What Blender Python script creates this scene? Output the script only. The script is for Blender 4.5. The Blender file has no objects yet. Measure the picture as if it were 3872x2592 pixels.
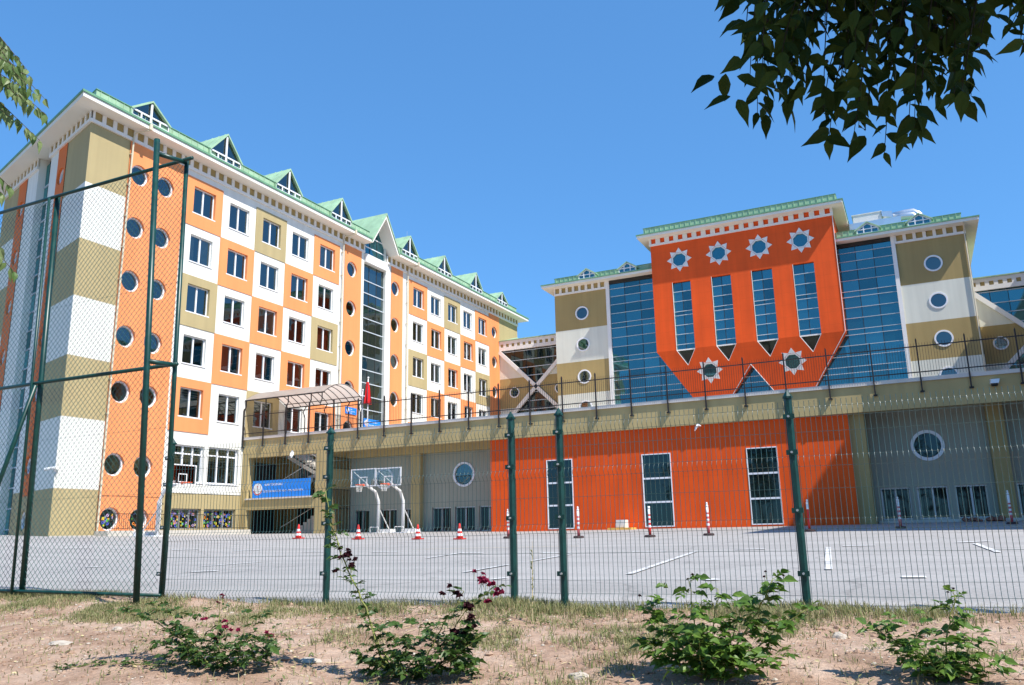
import bpy, bmesh, math, random
from mathutils import Vector, Matrix
from mathutils.geometry import tessellate_polygon
R = math.radians
rnd = random.Random(7)
S = bpy.context.scene
COL = S.collection

# ------------------------------------------------------------------ camera
# world: X runs along the terrace front (to the right), Y along the long left facade (away), Z up, camera at the origin
PITCH, ROLL, YAW = R(13.0145), R(-1.17856), R(26.0147)
def az_frame(e, n, u):                      # compass-like frame (camera heading = n) -> world
    return Vector((math.cos(YAW)*e - math.sin(YAW)*n, math.sin(YAW)*e + math.cos(YAW)*n, u))
_r = (1, 0, 0); _u = (0, -math.sin(PITCH), math.cos(PITCH)); _f = (0, math.cos(PITCH), math.sin(PITCH))
c, s = math.cos(ROLL), math.sin(ROLL)
_r2 = [c*a + s*b for a, b in zip(_r, _u)]; _u2 = [-s*a + c*b for a, b in zip(_r, _u)]
CR, CU, CF = az_frame(*_r2), az_frame(*_u2), az_frame(*_f)
cam = bpy.data.cameras.new('camera'); camo = bpy.data.objects.new('camera', cam); COL.objects.link(camo)
cam.sensor_width = 36; cam.sensor_fit = 'HORIZONTAL'; cam.lens = 3097.65/3872*36
cam.clip_start = 0.05; cam.clip_end = 6000
camo.matrix_world = Matrix(((CR.x, CU.x, -CF.x, 0), (CR.y, CU.y, -CF.y, 0), (CR.z, CU.z, -CF.z, 0), (0, 0, 0, 1)))
S.camera = camo

# ------------------------------------------------------------------ world, sun, exposure
SUN = Vector((1, -0.30, 1.33)).normalized()
w = bpy.data.worlds.new('World'); S.world = w; w.use_nodes = True
nt = w.node_tree; bg = nt.nodes['Background']
sky = nt.nodes.new('ShaderNodeTexSky'); sky.sky_type = 'NISHITA'; sky.sun_disc = False
sky.sun_elevation = math.asin(SUN.z); sky.sun_rotation = math.atan2(SUN.x, SUN.y)
sky.altitude = 900; sky.air_density = 1.0; sky.dust_density = 0.6; sky.ozone_density = 2.2
gm = nt.nodes.new('ShaderNodeGamma'); gm.inputs[1].default_value = 0.56          # evens out the bright horizon
tn = nt.nodes.new('ShaderNodeMix'); tn.data_type = 'RGBA'; tn.blend_type = 'MULTIPLY'; tn.inputs[0].default_value = 1
tn.inputs[7].default_value = (0.77, 1.68, 2.72, 1)
nt.links.new(sky.outputs[0], gm.inputs[0]); nt.links.new(gm.outputs[0], tn.inputs[6])
nt.links.new(tn.outputs[2], bg.inputs[0]); bg.inputs[1].default_value = 0.115
sl = bpy.data.lights.new('sun', 'SUN'); sl.energy = 5.0; sl.angle = R(0.53); sl.color = (1, 0.955, 0.88)
so = bpy.data.objects.new('sun', sl); COL.objects.link(so)
so.rotation_euler = SUN.to_track_quat('Z', 'Y').to_euler()
S.view_settings.view_transform = 'Standard'; S.view_settings.look = 'None'
S.view_settings.exposure = 0.45; S.view_settings.gamma = 1
S.cycles.max_bounces = 8; S.cycles.transparent_max_bounces = 12

# ------------------------------------------------------------------ materials
def mat(name, col, rough=0.8, var=0.06, scale=0.5, bump=0.0, bscale=60, streak=0.0, metal=0.0, spec=0.3, fine=0.0, fscale=30, joints=None):
    m = bpy.data.materials.new(name); m.use_nodes = True
    n = m.node_tree.nodes; l = m.node_tree.links; b = n['Principled BSDF']
    b.inputs['Roughness'].default_value = rough; b.inputs['Metallic'].default_value = metal
    b.inputs['Specular IOR Level'].default_value = spec
    geo = n.new('ShaderNodeNewGeometry')
    def noise(sc, det=3, stretch=None):
        t = n.new('ShaderNodeTexNoise'); t.inputs['Scale'].default_value = sc; t.inputs['Detail'].default_value = det
        if stretch:
            mp = n.new('ShaderNodeMapping'); mp.inputs['Scale'].default_value = stretch
            l.new(geo.outputs['Position'], mp.inputs[0]); l.new(mp.outputs[0], t.inputs['Vector'])
        else: l.new(geo.outputs['Position'], t.inputs['Vector'])
        return t.outputs['Fac']
    def ramp(fac, lo, hi):
        r = n.new('ShaderNodeMapRange'); l.new(fac, r.inputs[0])
        r.inputs[1].default_value = 0.3; r.inputs[2].default_value = 0.7
        r.inputs[3].default_value = lo; r.inputs[4].default_value = hi
        return r.outputs[0]
    fac = ramp(noise(scale), 1-var, 1+var*0.6)
    def mul(a, b_):
        k = n.new('ShaderNodeMath'); k.operation = 'MULTIPLY'; l.new(a, k.inputs[0]); l.new(b_, k.inputs[1]); return k.outputs[0]
    if streak: fac = mul(fac, ramp(noise(1.0, 4, (2.2, 2.2, 0.10)), 1-streak, 1.0))
    if fine: fac = mul(fac, ramp(noise(fscale, 4), 1-fine, 1+fine))
    if joints:                                 # thin joints between cladding sheets
        sx = n.new('ShaderNodeSeparateXYZ'); l.new(geo.outputs['Position'], sx.inputs[0])
        for ax, wd in (('X', joints[0]), ('Z', joints[1])):
            q = n.new('ShaderNodeMath'); q.operation = 'FLOORED_MODULO'; l.new(sx.outputs[ax], q.inputs[0]); q.inputs[1].default_value = wd
            g_ = n.new('ShaderNodeMapRange'); l.new(q.outputs[0], g_.inputs[0]); g_.inputs[1].default_value = .0; g_.inputs[2].default_value = .045
            g_.interpolation_type = 'STEPPED'; g_.inputs['Steps'].default_value = 1; g_.inputs[3].default_value = .88; g_.inputs[4].default_value = 1
            fac = mul(fac, g_.outputs[0])
    vm = n.new('ShaderNodeVectorMath'); vm.operation = 'SCALE'
    vm.inputs[0].default_value = col[:3]; l.new(fac, vm.inputs['Scale'])
    l.new(vm.outputs[0], b.inputs['Base Color'])
    if bump:
        bn = n.new('ShaderNodeBump'); bn.inputs['Strength'].default_value = bump; bn.inputs['Distance'].default_value = 0.02
        l.new(noise(bscale, 4), bn.inputs['Height']); l.new(bn.outputs[0], b.inputs['Normal'])
    return m

M = {}
M['white'] = mat('white_plaster', (.80, .785, .72), .85, .05, .25, .15, 25, .10)
M['offwhite'] = mat('offwhite_plaster', (.72, .71, .61), .85, .07, .25, .2, 20, .12)
M['olive'] = mat('olive_plaster', (.40, .295, .125), .85, .08, .3, .2, 20, .12)
M['sand'] = mat('sand_plaster', (.45, .36, .185), .85, .07, .3, .2, 20, .10)
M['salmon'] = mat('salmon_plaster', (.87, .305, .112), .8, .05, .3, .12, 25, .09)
M['orange'] = mat('orange_panel', (.83, .098, .010), .65, .08, .5, .05, 30, .12, joints=(1.86, 1.14))
M['orange2'] = mat('orange_render', (.82, .092, .004), .7, .10, .7, .08, 30, .16, joints=(2.44, 2.6))
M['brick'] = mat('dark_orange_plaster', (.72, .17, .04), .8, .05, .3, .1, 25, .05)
M['podium'] = mat('sandy_podium_plaster', (.50, .385, .18), .85, .09, .4, .2, 18, .14)
M['recess'] = mat('grey_beige_plaster', (.37, .36, .285), .85, .06, .4, .2, 18, .06)
M['trim'] = mat('white_trim', (.78, .76, .73), .6, .04, .4, 0, 30, .03)
M['soffit'] = mat('white_soffit', (.78, .75, .68), .8, .04, .6)
M['coping'] = mat('stone_coping', (.68, .62, .56), .7, .1, 1.2, .1, 30, .05)
M['alu'] = mat('pale_aluminium_bar', (.52, .57, .62), .4, .1, 2)
M['pvc'] = mat('white_window_frame', (.80, .80, .82), .35, .03, 1)
M['roof'] = mat('green_roof_sheet', (.38, .56, .36), .55, .16, .9, 0, 10, .18)
M['roofdark'] = mat('green_gutter', (.15, .32, .19), .5, .15, 1.2)
M['pipe'] = mat('cream_pipe', (.62, .56, .42), .6, .05, 1)
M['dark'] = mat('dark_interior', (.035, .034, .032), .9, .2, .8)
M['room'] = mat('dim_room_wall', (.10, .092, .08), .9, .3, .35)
M['iron'] = mat('black_painted_iron', (.028, .024, .024), .5, .15, 2)
M['steel'] = mat('galvanised_steel', (.55, .55, .55), .4, .08, 3, metal=.6)
M['fgreen'] = mat('green_powder_coat', (.004, .046, .037), .38, .35, 9, spec=.5, fine=.15, fscale=60)
M['wire'] = mat('green_coated_wire', (.008, .060, .042), .30, .15, 6, spec=1.0)
_b = M['wire'].node_tree.nodes['Principled BSDF']; _b.inputs['Coat Weight'].default_value = 1; _b.inputs['Coat Roughness'].default_value = .28
M['link'] = mat('green_chain_link', (.035, .11, .085), .35, .15, 6, spec=.7)
M['hoopw'] = mat('white_enamel', (.78, .77, .76), .35, .05, 2)
M['rim'] = mat('orange_rim', (.75, .10, .02), .4, .05, 2)
M['net'] = mat('white_cord', (.7, .68, .62), .9, .05, 2)
M['red'] = mat('red_plastic', (.62, .03, .025), .45, .12, 3)
M['redl'] = mat('faded_red_plastic', (.62, .12, .13), .5, .12, 3)
M['refl'] = mat('white_reflective_band', (.80, .79, .77), .35, .08, 5)
M['rubber'] = mat('dark_rubber_base', (.06, .035, .035), .8, .2, 4)
M['blue'] = mat('blue_sign_face', (.015, .24, .80), .4, .04, 2)
M['signw'] = mat('white_lettering', (.75, .77, .80), .5, .03, 2)
M['signr'] = mat('red_emblem', (.60, .03, .04), .5, .03, 2)
M['pink'] = mat('pink_sign_face', (.62, .12, .38), .5, .05, 2)
M['flag'] = mat('red_cloth', (.72, .012, .015), .8, .12, 3)
M['curtain'] = mat('cream_curtain', (.55, .50, .38), .9, .15, 3)
M['blind'] = mat('striped_blind', (.42, .36, .20), .9, .15, 3)
M['sticker'] = mat('pale_window_cutout', (.72, .74, .68), .8, .05, 3)
M['metalsheet'] = mat('aluminium_duct', (.70, .71, .73), .28, .08, 1.5, metal=.75)
M['unit'] = mat('cream_cabinet', (.66, .66, .64), .6, .1, 1)
M['concrete'] = mat('pale_concrete', (.55, .51, .45), .85, .12, 1.5, .2, 20)
M['yellowp'] = mat('yellow_painted_concrete', (.75, .42, .10), .8, .1, 2)
M['stone'] = mat('pale_stone', (.46, .40, .33), .9, .15, 6, .3, 30)
M['straw'] = mat('dry_straw', (.55, .45, .25), .9, .2, 5)
M['bark'] = mat('grey_bark', (.13, .10, .075), .9, .25, 6, .6, 25)
M['twig'] = mat('dark_twig', (.030, .026, .016), .8, .2, 10)
M['stem'] = mat('green_cane', (.24, .26, .07), .7, .2, 10)
M['petal'] = mat('wine_red_petal', (.24, .012, .055), .8, .35, 25)
M['petald'] = mat('withered_petal', (.05, .008, .014), .9, .4, 25)
M['berry'] = mat('dark_berry', (.02, .02, .015), .5, .1, 3)
M['plastic'] = mat('white_plastic_scrap', (.78, .78, .78), .6, .05, 5)
M['rubble'] = mat('reddish_rubble', (.30, .13, .09), .9, .2, 4)

def glass(name, trans, gloss, base_fac, rough=0.02):
    m = bpy.data.materials.new(name); m.use_nodes = True
    n = m.node_tree.nodes; l = m.node_tree.links
    for x in list(n):
        if x.type != 'OUTPUT_MATERIAL': n.remove(x)
    out = [x for x in n if x.type == 'OUTPUT_MATERIAL'][0]
    t = n.new('ShaderNodeBsdfTransparent'); t.inputs[0].default_value = (*trans, 1)
    g = n.new('ShaderNodeBsdfGlossy'); g.inputs[0].default_value = (*gloss, 1); g.inputs['Roughness'].default_value = rough
    fr = n.new('ShaderNodeFresnel'); fr.inputs[0].default_value = 1.5
    ad = n.new('ShaderNodeMath'); ad.operation = 'ADD'; ad.use_clamp = True; ad.inputs[1].default_value = base_fac
    l.new(fr.outputs[0], ad.inputs[0])
    nz = n.new('ShaderNodeTexNoise'); nz.inputs['Scale'].default_value = 0.9; nz.inputs['Detail'].default_value = 1
    geo = n.new('ShaderNodeNewGeometry'); l.new(geo.outputs['Position'], nz.inputs['Vector'])
    bp = n.new('ShaderNodeBump'); bp.inputs['Strength'].default_value = .12; bp.inputs['Distance'].default_value = .03
    l.new(nz.outputs[0], bp.inputs['Height']); l.new(bp.outputs[0], g.inputs['Normal'])
    mx = n.new('ShaderNodeMixShader'); l.new(ad.outputs[0], mx.inputs[0]); l.new(t.outputs[0], mx.inputs[1]); l.new(g.outputs[0], mx.inputs[2])
    l.new(mx.outputs[0], out.inputs[0])
    return m
M['pane'] = glass('window_glass', (.62, .66, .65), (.56, .68, .68), .20)
M['acrylic'] = glass('clear_backboard', (.86, .88, .88), (.9, .9, .9), .03)

def tinted(name, base, gloss, fac):
    m = bpy.data.materials.new(name); m.use_nodes = True
    n = m.node_tree.nodes; l = m.node_tree.links
    n.remove(n['Principled BSDF']); out = n['Material Output']
    d = n.new('ShaderNodeBsdfDiffuse'); g = n.new('ShaderNodeBsdfGlossy'); g.inputs['Roughness'].default_value = .03
    geo = n.new('ShaderNodeNewGeometry')
    ri = n.new('ShaderNodeMapRange'); ri.inputs[3].default_value = .75; ri.inputs[4].default_value = 1.15
    l.new(geo.outputs['Random Per Island'], ri.inputs[0]); ri.inputs[3].default_value = .68; ri.inputs[4].default_value = 1.2
    vm = n.new('ShaderNodeVectorMath'); vm.operation = 'SCALE'; vm.inputs[0].default_value = gloss; l.new(ri.outputs[0], vm.inputs['Scale'])
    l.new(vm.outputs[0], g.inputs[0]); d.inputs[0].default_value = (*base, 1)
    nz = n.new('ShaderNodeTexNoise'); nz.inputs['Scale'].default_value = .6; nz.inputs['Detail'].default_value = 1
    l.new(geo.outputs['Position'], nz.inputs['Vector'])
    bp = n.new('ShaderNodeBump'); bp.inputs['Strength'].default_value = .22; bp.inputs['Distance'].default_value = .04
    l.new(nz.outputs[0], bp.inputs['Height']); l.new(bp.outputs[0], g.inputs['Normal'])
    fr = n.new('ShaderNodeFresnel'); fr.inputs[0].default_value = 1.6
    ad = n.new('ShaderNodeMath'); ad.operation = 'ADD'; ad.use_clamp = True; ad.inputs[1].default_value = fac
    l.new(fr.outputs[0], ad.inputs[0])
    mx = n.new('ShaderNodeMixShader'); l.new(ad.outputs[0], mx.inputs[0]); l.new(d.outputs[0], mx.inputs[1]); l.new(g.outputs[0], mx.inputs[2])
    l.new(mx.outputs[0], out.inputs[0])
    return m
M['curtainwall'] = tinted('blue_tinted_glass', (.012, .050, .072), (.19, .47, .50), .36)
M['stairglass'] = tinted('grey_green_glass', (.012, .020, .020), (.42, .52, .52), .26)
M['darkglass'] = tinted('dark_green_glass', (.006, .012, .011), (.30, .36, .36), .10)

def leafmat(name, col, col2, trans=.35, rough=.45, spec=.4):
    m = bpy.data.materials.new(name); m.use_nodes = True
    n = m.node_tree.nodes; l = m.node_tree.links; b = n['Principled BSDF']; out = n['Material Output']
    geo = n.new('ShaderNodeNewGeometry'); mx = n.new('ShaderNodeMix'); mx.data_type = 'RGBA'
    l.new(geo.outputs['Random Per Island'], mx.inputs[0])
    mx.inputs[6].default_value = (*col, 1); mx.inputs[7].default_value = (*col2, 1)
    l.new(mx.outputs[2], b.inputs['Base Color']); b.inputs['Roughness'].default_value = rough; b.inputs['Specular IOR Level'].default_value = spec
    tr = n.new('ShaderNodeBsdfTranslucent'); l.new(mx.outputs[2], tr.inputs[0])
    ms = n.new('ShaderNodeMixShader'); ms.inputs[0].default_value = trans
    l.new(b.outputs[0], ms.inputs[1]); l.new(tr.outputs[0], ms.inputs[2]); l.new(ms.outputs[0], out.inputs[0])
    return m
M['leaf'] = leafmat('hackberry_leaf', (.014, .034, .006), (.055, .095, .018), .22, .6, .12)
M['leafl'] = leafmat('pale_tree_leaf', (.11, .20, .05), (.26, .33, .13), .4)
M['rose'] = leafmat('rose_leaf', (.06, .14, .018), (.16, .27, .045), .4)
M['rosed'] = leafmat('dark_rose_leaf', (.026, .066, .012), (.08, .15, .028), .32)
M['weed'] = leafmat('weed_leaf', (.12, .17, .05), (.24, .25, .10), .3, .7)
M['grass'] = leafmat('dry_grass_blade', (.13, .18, .05), (.43, .37, .20), .3, .8)
M['fartree'] = leafmat('far_tree_leaf', (.018, .04, .012), (.05, .09, .025), .3)

def groundmat(name, stops, scale, fine, bump, rough=.9, worn=False):
    m = bpy.data.materials.new(name); m.use_nodes = True
    n = m.node_tree.nodes; l = m.node_tree.links; b = n['Principled BSDF']; b.inputs['Roughness'].default_value = rough
    b.inputs['Specular IOR Level'].default_value = .2
    geo = n.new('ShaderNodeNewGeometry')
    def noise(sc, det):
        t = n.new('ShaderNodeTexNoise'); t.inputs['Scale'].default_value = sc; t.inputs['Detail'].default_value = det
        t.inputs['Roughness'].default_value = .65
        l.new(geo.outputs['Position'], t.inputs['Vector']); return t.outputs['Fac']
    cr = n.new('ShaderNodeValToRGB'); l.new(noise(scale, 6), cr.inputs[0])
    e = cr.color_ramp.elements
    e[0].position = stops[0][0]; e[0].color = (*stops[0][1], 1); e[1].position = stops[-1][0]; e[1].color = (*stops[-1][1], 1)
    for p, cc in stops[1:-1]:
        x = e.new(p); x.color = (*cc, 1)
    mr = n.new('ShaderNodeMapRange'); l.new(noise(fine, 4), mr.inputs[0])
    mr.inputs[1].default_value = .25; mr.inputs[2].default_value = .75; mr.inputs[3].default_value = .78; mr.inputs[4].default_value = 1.2
    vm = n.new('ShaderNodeVectorMath'); vm.operation = 'SCALE'; l.new(cr.outputs[0], vm.inputs[0]); l.new(mr.outputs[0], vm.inputs['Scale'])
    col_ = vm.outputs[0]
    if worn:                                   # cracks, oil stains and long sweeping wear marks
        def mulc(c_, f_):
            q = n.new('ShaderNodeVectorMath'); q.operation = 'SCALE'; l.new(c_, q.inputs[0]); l.new(f_, q.inputs['Scale']); return q.outputs[0]
        def rng(f_, a, b_, c_, d_):
            q = n.new('ShaderNodeMapRange'); l.new(f_, q.inputs[0])
            for i_, v_ in enumerate((a, b_, c_, d_)): q.inputs[i_+1].default_value = v_
            return q.outputs[0]
        vo = n.new('ShaderNodeTexVoronoi'); vo.feature = 'DISTANCE_TO_EDGE'; vo.inputs['Scale'].default_value = .22
        nd = n.new('ShaderNodeTexNoise'); nd.inputs['Scale'].default_value = .8; nd.inputs['Detail'].default_value = 5; l.new(geo.outputs['Position'], nd.inputs['Vector'])
        ad = n.new('ShaderNodeVectorMath'); ad.operation = 'ADD'; l.new(geo.outputs['Position'], ad.inputs[0]); l.new(nd.outputs['Color'], ad.inputs[1]); l.new(ad.outputs[0], vo.inputs['Vector'])
        col_ = mulc(col_, rng(vo.outputs['Distance'], .0, .010, .78, 1))
        col_ = mulc(col_, rng(noise(.9, 3), .28, .40, .85, 1))
        mp = n.new('ShaderNodeMapping'); mp.inputs['Scale'].default_value = (.05, .9, 1); mp.inputs['Rotation'].default_value = (0, 0, .5)
        n3 = n.new('ShaderNodeTexNoise'); n3.inputs['Scale'].default_value = 1.2; n3.inputs['Detail'].default_value = 3; l.new(geo.outputs['Position'], mp.inputs[0]); l.new(mp.outputs[0], n3.inputs['Vector'])
        col_ = mulc(col_, rng(n3.outputs['Fac'], .3, .62, .86, 1.05))
    l.new(col_, b.inputs['Base Color'])
    bn = n.new('ShaderNodeBump'); bn.inputs['Strength'].default_value = bump; bn.inputs['Distance'].default_value = .03
    l.new(noise(fine*.8, 5), bn.inputs['Height']); l.new(bn.outputs[0], b.inputs['Normal'])
    return m
M['asphalt'] = groundmat('worn_grey_asphalt', [(.3, (.33, .315, .302)), (.5, (.352, .336, .322)), (.7, (.375, .358, .342))], .30, 22, .15, .9, True)
M['dirt'] = groundmat('dry_pinkish_soil', [(.30, (.25, .155, .102)), (.48, (.385, .255, .18)), (.72, (.53, .395, .30))], 1.9, 26, .9)
M['plain'] = groundmat('dry_earth', [(.3, (.25, .20, .12)), (.7, (.38, .31, .20))], .05, 3, .2)
M['paint'] = groundmat('worn_white_paint', [(.34, (.36, .35, .345)), (.50, (.58, .57, .56)), (.8, (.76, .75, .74))], 3, 30, .1)
M['painty'] = groundmat('worn_yellow_paint', [(.34, (.36, .33, .28)), (.5, (.65, .45, .12)), (.8, (.7, .5, .15))], 5, 30, .1)

# ------------------------------------------------------------------ mesh helpers
class MB:
    def __init__(self): self.v = []; self.f = []; self.m = []
    def poly(self, pts, m=0):
        i = len(self.v); self.v += [tuple(p) for p in pts]; self.f.append(tuple(range(i, i+len(pts)))); self.m.append(m)
    def box(self, x0, x1, y0, y1, z0, z1, m=0, fr=None):
        i = len(self.v)
        for z in (z0, z1):
            for x, y in ((x0, y0), (x1, y0), (x1, y1), (x0, y1)):
                self.v.append(fr(x, z, y) if fr else (x, y, z))
        for q in ((0, 3, 2, 1), (4, 5, 6, 7), (0, 1, 5, 4), (1, 2, 6, 5), (2, 3, 7, 6), (3, 0, 4, 7)):
            self.f.append(tuple(i+k for k in q)); self.m.append(m)
    def fbox(self, fr, u0, u1, v0, v1, d0, d1, m=0): self.box(u0, u1, d0, d1, v0, v1, m, fr)
    def tube(self, pts, r, n=6, m=0, cap=True):
        pts = [Vector(p) for p in pts]; k = len(pts)
        rr = r if isinstance(r, (list, tuple)) else [r]*k
        i0 = len(self.v); prev = None
        for a in range(k):
            t = (pts[min(a+1, k-1)] - pts[max(a-1, 0)]).normalized()
            if prev is None:
                x = t.cross(Vector((0, 0, 1)))
                if x.length < .05: x = t.cross(Vector((1, 0, 0)))
            else: x = prev - t*prev.dot(t)
            x.normalize(); prev = x; y = t.cross(x)
            for b in range(n):
                an = 2*math.pi*(b+.5)/n
                self.v.append(tuple(pts[a] + x*(rr[a]*math.cos(an)) + y*(rr[a]*math.sin(an))))
        for a in range(k-1):
            for b in range(n):
                p = i0+a*n+b; q = i0+a*n+(b+1) % n
                self.f.append((p, q, q+n, p+n)); self.m.append(m)
        if cap:
            self.f.append(tuple(i0+b for b in reversed(range(n)))); self.m.append(m)
            self.f.append(tuple(i0+(k-1)*n+b for b in range(n))); self.m.append(m)
    def bar(self, a, b, wx, m=0): self.tube([a, b], wx*.7071, 4, m)
    def prism(self, poly, off, m=0, mside=None):
        """closed solid from a planar 3D polygon (may be concave) and an offset vector"""
        off = Vector(off); P = [Vector(p) for p in poly]; n = len(P); i = len(self.v)
        self.v += [tuple(p) for p in P] + [tuple(p+off) for p in P]
        for t in tessellate_polygon([P]):
            self.f.append(tuple(i+k for k in t)); self.m.append(m)
            self.f.append(tuple(i+n+k for k in reversed(t))); self.m.append(m)
        for k in range(n):
            q = (k+1) % n
            self.f.append((i+k, i+q, i+n+q, i+n+k)); self.m.append(m if mside is None else mside)
    def lathe(self, prof, n=16, m=0, o=(0, 0, 0), ms=None):
        i = len(self.v)
        for r, z in prof:
            for k in range(n):
                a = 2*math.pi*k/n; self.v.append((o[0]+r*math.cos(a), o[1]+r*math.sin(a), o[2]+z))
        for j in range(len(prof)-1):
            for k in range(n):
                q = (k+1) % n
                self.f.append((i+j*n+k, i+j*n+q, i+(j+1)*n+q, i+(j+1)*n+k)); self.m.append(ms[j] if ms else m)
        self.f.append(tuple(i+k for k in reversed(range(n)))); self.m.append(ms[0] if ms else m)
        self.f.append(tuple(i+(len(prof)-1)*n+k for k in range(n))); self.m.append(ms[-1] if ms else m)
    def sheet(self, fr, outer, holes, m=0, d=0, reveal=0.2, mrev=None, edge=0):
        """wall sheet with openings; openings get reveals; edge = rim of a raised panel"""
        loops = [outer] + holes; P = [[Vector((a, b, 0)) for a, b in lp] for lp in loops]
        i = len(self.v)
        for lp in loops: self.v += [fr(a, b, d) for a, b in lp]
        for t in tessellate_polygon(P): self.f.append(tuple(i+k for k in t)); self.m.append(m)
        for h in holes:
            for k in range(len(h)):
                a, b = h[k], h[(k+1) % len(h)]
                self.poly([fr(*a, d), fr(*b, d), fr(*b, d-reveal), fr(*a, d-reveal)], m if mrev is None else mrev)
        if edge:
            for k in range(len(outer)):
                a, b = outer[k], outer[(k+1) % len(outer)]
                self.poly([fr(*a, d), fr(*b, d), fr(*b, d-edge), fr(*a, d-edge)], m)
    def ring(self, fr, cu, cv, r0, r1, d0, d1, n=36, m=0, a0=0):
        i = len(self.v)
        for k in range(n):
            a = a0+2*math.pi*k/n; ca, sa = math.cos(a), math.sin(a)
            for r, d in ((r0, d0), (r1, d0), (r1, d1), (r0, d1)): self.v.append(fr(cu+r*ca, cv+r*sa, d))
        for k in range(n):
            q = (k+1) % n
            for j in range(4):
                e = (j+1) % 4; self.f.append((i+4*k+j, i+4*k+e, i+4*q+e, i+4*q+j)); self.m.append(m)
    def leaf(self, p, d, nrm, L, W, m=0, fold=.18):
        """pointed oval leaf, folded along the midrib and curling at the tip"""
        p = Vector(p); d = Vector(d).normalized(); x = d.cross(Vector(nrm))
        if x.length < 1e-3: x = d.cross(Vector((.3, .5, .8)))
        x.normalize(); nn = x.cross(d); i = len(self.v); f = nn*(W*fold); dr = -nn*(L*(.10+.14*((p.x*37+p.z*53) % 1)))
        mid = [p, p+d*(L*.34), p+d*(L*.68)+dr*.4, p+d*L+dr]
        side = ((.10, .26, 0), (.30, .50, 0), (.55, .40, .25), (.80, .13, .6))
        self.v += [tuple(q) for q in mid]
        for sg in (-1, 1): self.v += [tuple(p+d*(L*t)+x*(sg*W*w_)+f*min(1, w_*2.4)+dr*k) for t, w_, k in side]
        for o in (4, 8):
            for q in ((0, 1, o+1, o), (1, 2, o+2, o+1), (2, 3, o+3, o+2)):
                self.f.append(tuple(i+k for k in q)); self.m.append(m)
    def build(self, name, mats, parent=None, smooth=False, recalc=True):
        if not isinstance(mats, (list, tuple)): mats = [mats]
        r = parent
        while r is not None and r.parent is not None: r = r.parent
        o = Vector(r.location) if r is not None else Vector((0, 0, 0))
        me = bpy.data.meshes.new(name)
        me.from_pydata([(x-o.x, y-o.y, z-o.z) for x, y, z in self.v], [], self.f)
        for k in mats: me.materials.append(M[k])
        me.polygons.foreach_set('material_index', self.m)
        if recalc:
            bm = bmesh.new(); bm.from_mesh(me); bmesh.ops.recalc_face_normals(bm, faces=bm.faces); bm.to_mesh(me); bm.free()
        if smooth: me.polygons.foreach_set('use_smooth', [True]*len(me.polygons))
        ob = bpy.data.objects.new(name, me); COL.objects.link(ob)
        if parent is not None: ob.parent = parent
        return ob
def rect(a0, a1, b0, b1): return [(a0, b0), (a1, b0), (a1, b1), (a0, b1)]
def circ(cu, cv, r, n=36, a0=0): return [(cu+r*math.cos(a0+2*math.pi*k/n), cv+r*math.sin(a0+2*math.pi*k/n)) for k in range(n)]
def thing(name, label, cat, loc=(0, 0, 0), group=None, rz=0):
    o = bpy.data.objects.new(name, None); COL.objects.link(o); o.location = loc; o.rotation_euler = (0, 0, rz)
    o.empty_display_size = .2
    return tag(o, label, cat, group)
def tag(o, label, cat, group=None):
    o['label'] = label; o['category'] = cat
    if group: o['group'] = group
    return o
def struct(o, kind='structure'): o['kind'] = kind; return o
def dup(root, loc, label=None, rz=None):
    def cp(o, par):
        n = o.copy(); COL.objects.link(n)
        if par is not None: n.parent = par
        for ch in o.children: cp(ch, n)
        return n
    r = cp(root, None); r.location = loc
    if rz is not None: r.rotation_euler = (0, 0, rz)
    if label: r['label'] = label
    return r
def offset_poly(P, o):
    """outward offset of a counter-clockwise convex footprint"""
    n = len(P); out = []
    for k in range(n):
        a, b, c_ = Vector(P[k-1]), Vector(P[k]), Vector(P[(k+1) % n])
        d1 = (b-a).normalized(); d2 = (c_-b).normalized()
        n1 = Vector((d1.y, -d1.x)); n2 = Vector((d2.y, -d2.x))
        out.append(tuple(b + (n1+n2)*(o/(1+n1.dot(n2)))))
    return out

# ------------------------------------------------------------------ frames of the facades
X0 = -41.146; Y1 = 76.2; YO = Y1-1.4; YT = 42.15; YREC = 44.6; YB = 81.0
def FL(u, v, d): return (X0+d, u, v)                    # long left facade: u = Y
C0 = (X0, 28.67); E = (-.9563, .2924); N = (-.2924, -.9563)
def FE(u, v, d): return (C0[0]+E[0]*u+N[0]*d, C0[1]+E[1]*u+N[1]*d, v)   # its gable end
def FR(u, v, d): return (u, Y1-d, v)                    # block behind the terrace
def FO(u, v, d): return (u, YO-d, v)                    # projecting orange front
def FT(u, v, d): return (u, YT-d, v)                    # terrace front
def FREC(u, v, d): return (u, YREC-d, v)                # recessed wall below the terrace
def FB(u, v, d): return (u, YB-d, v)                    # link bridges
def gz(x, y):
    xx = min(max(-20-x, 0), 30); yy = min(max(y, 8), 42.15)
    return -.954+.0227*min(y, 46)+xx*(.01+.0012*(42.15-yy))

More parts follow.
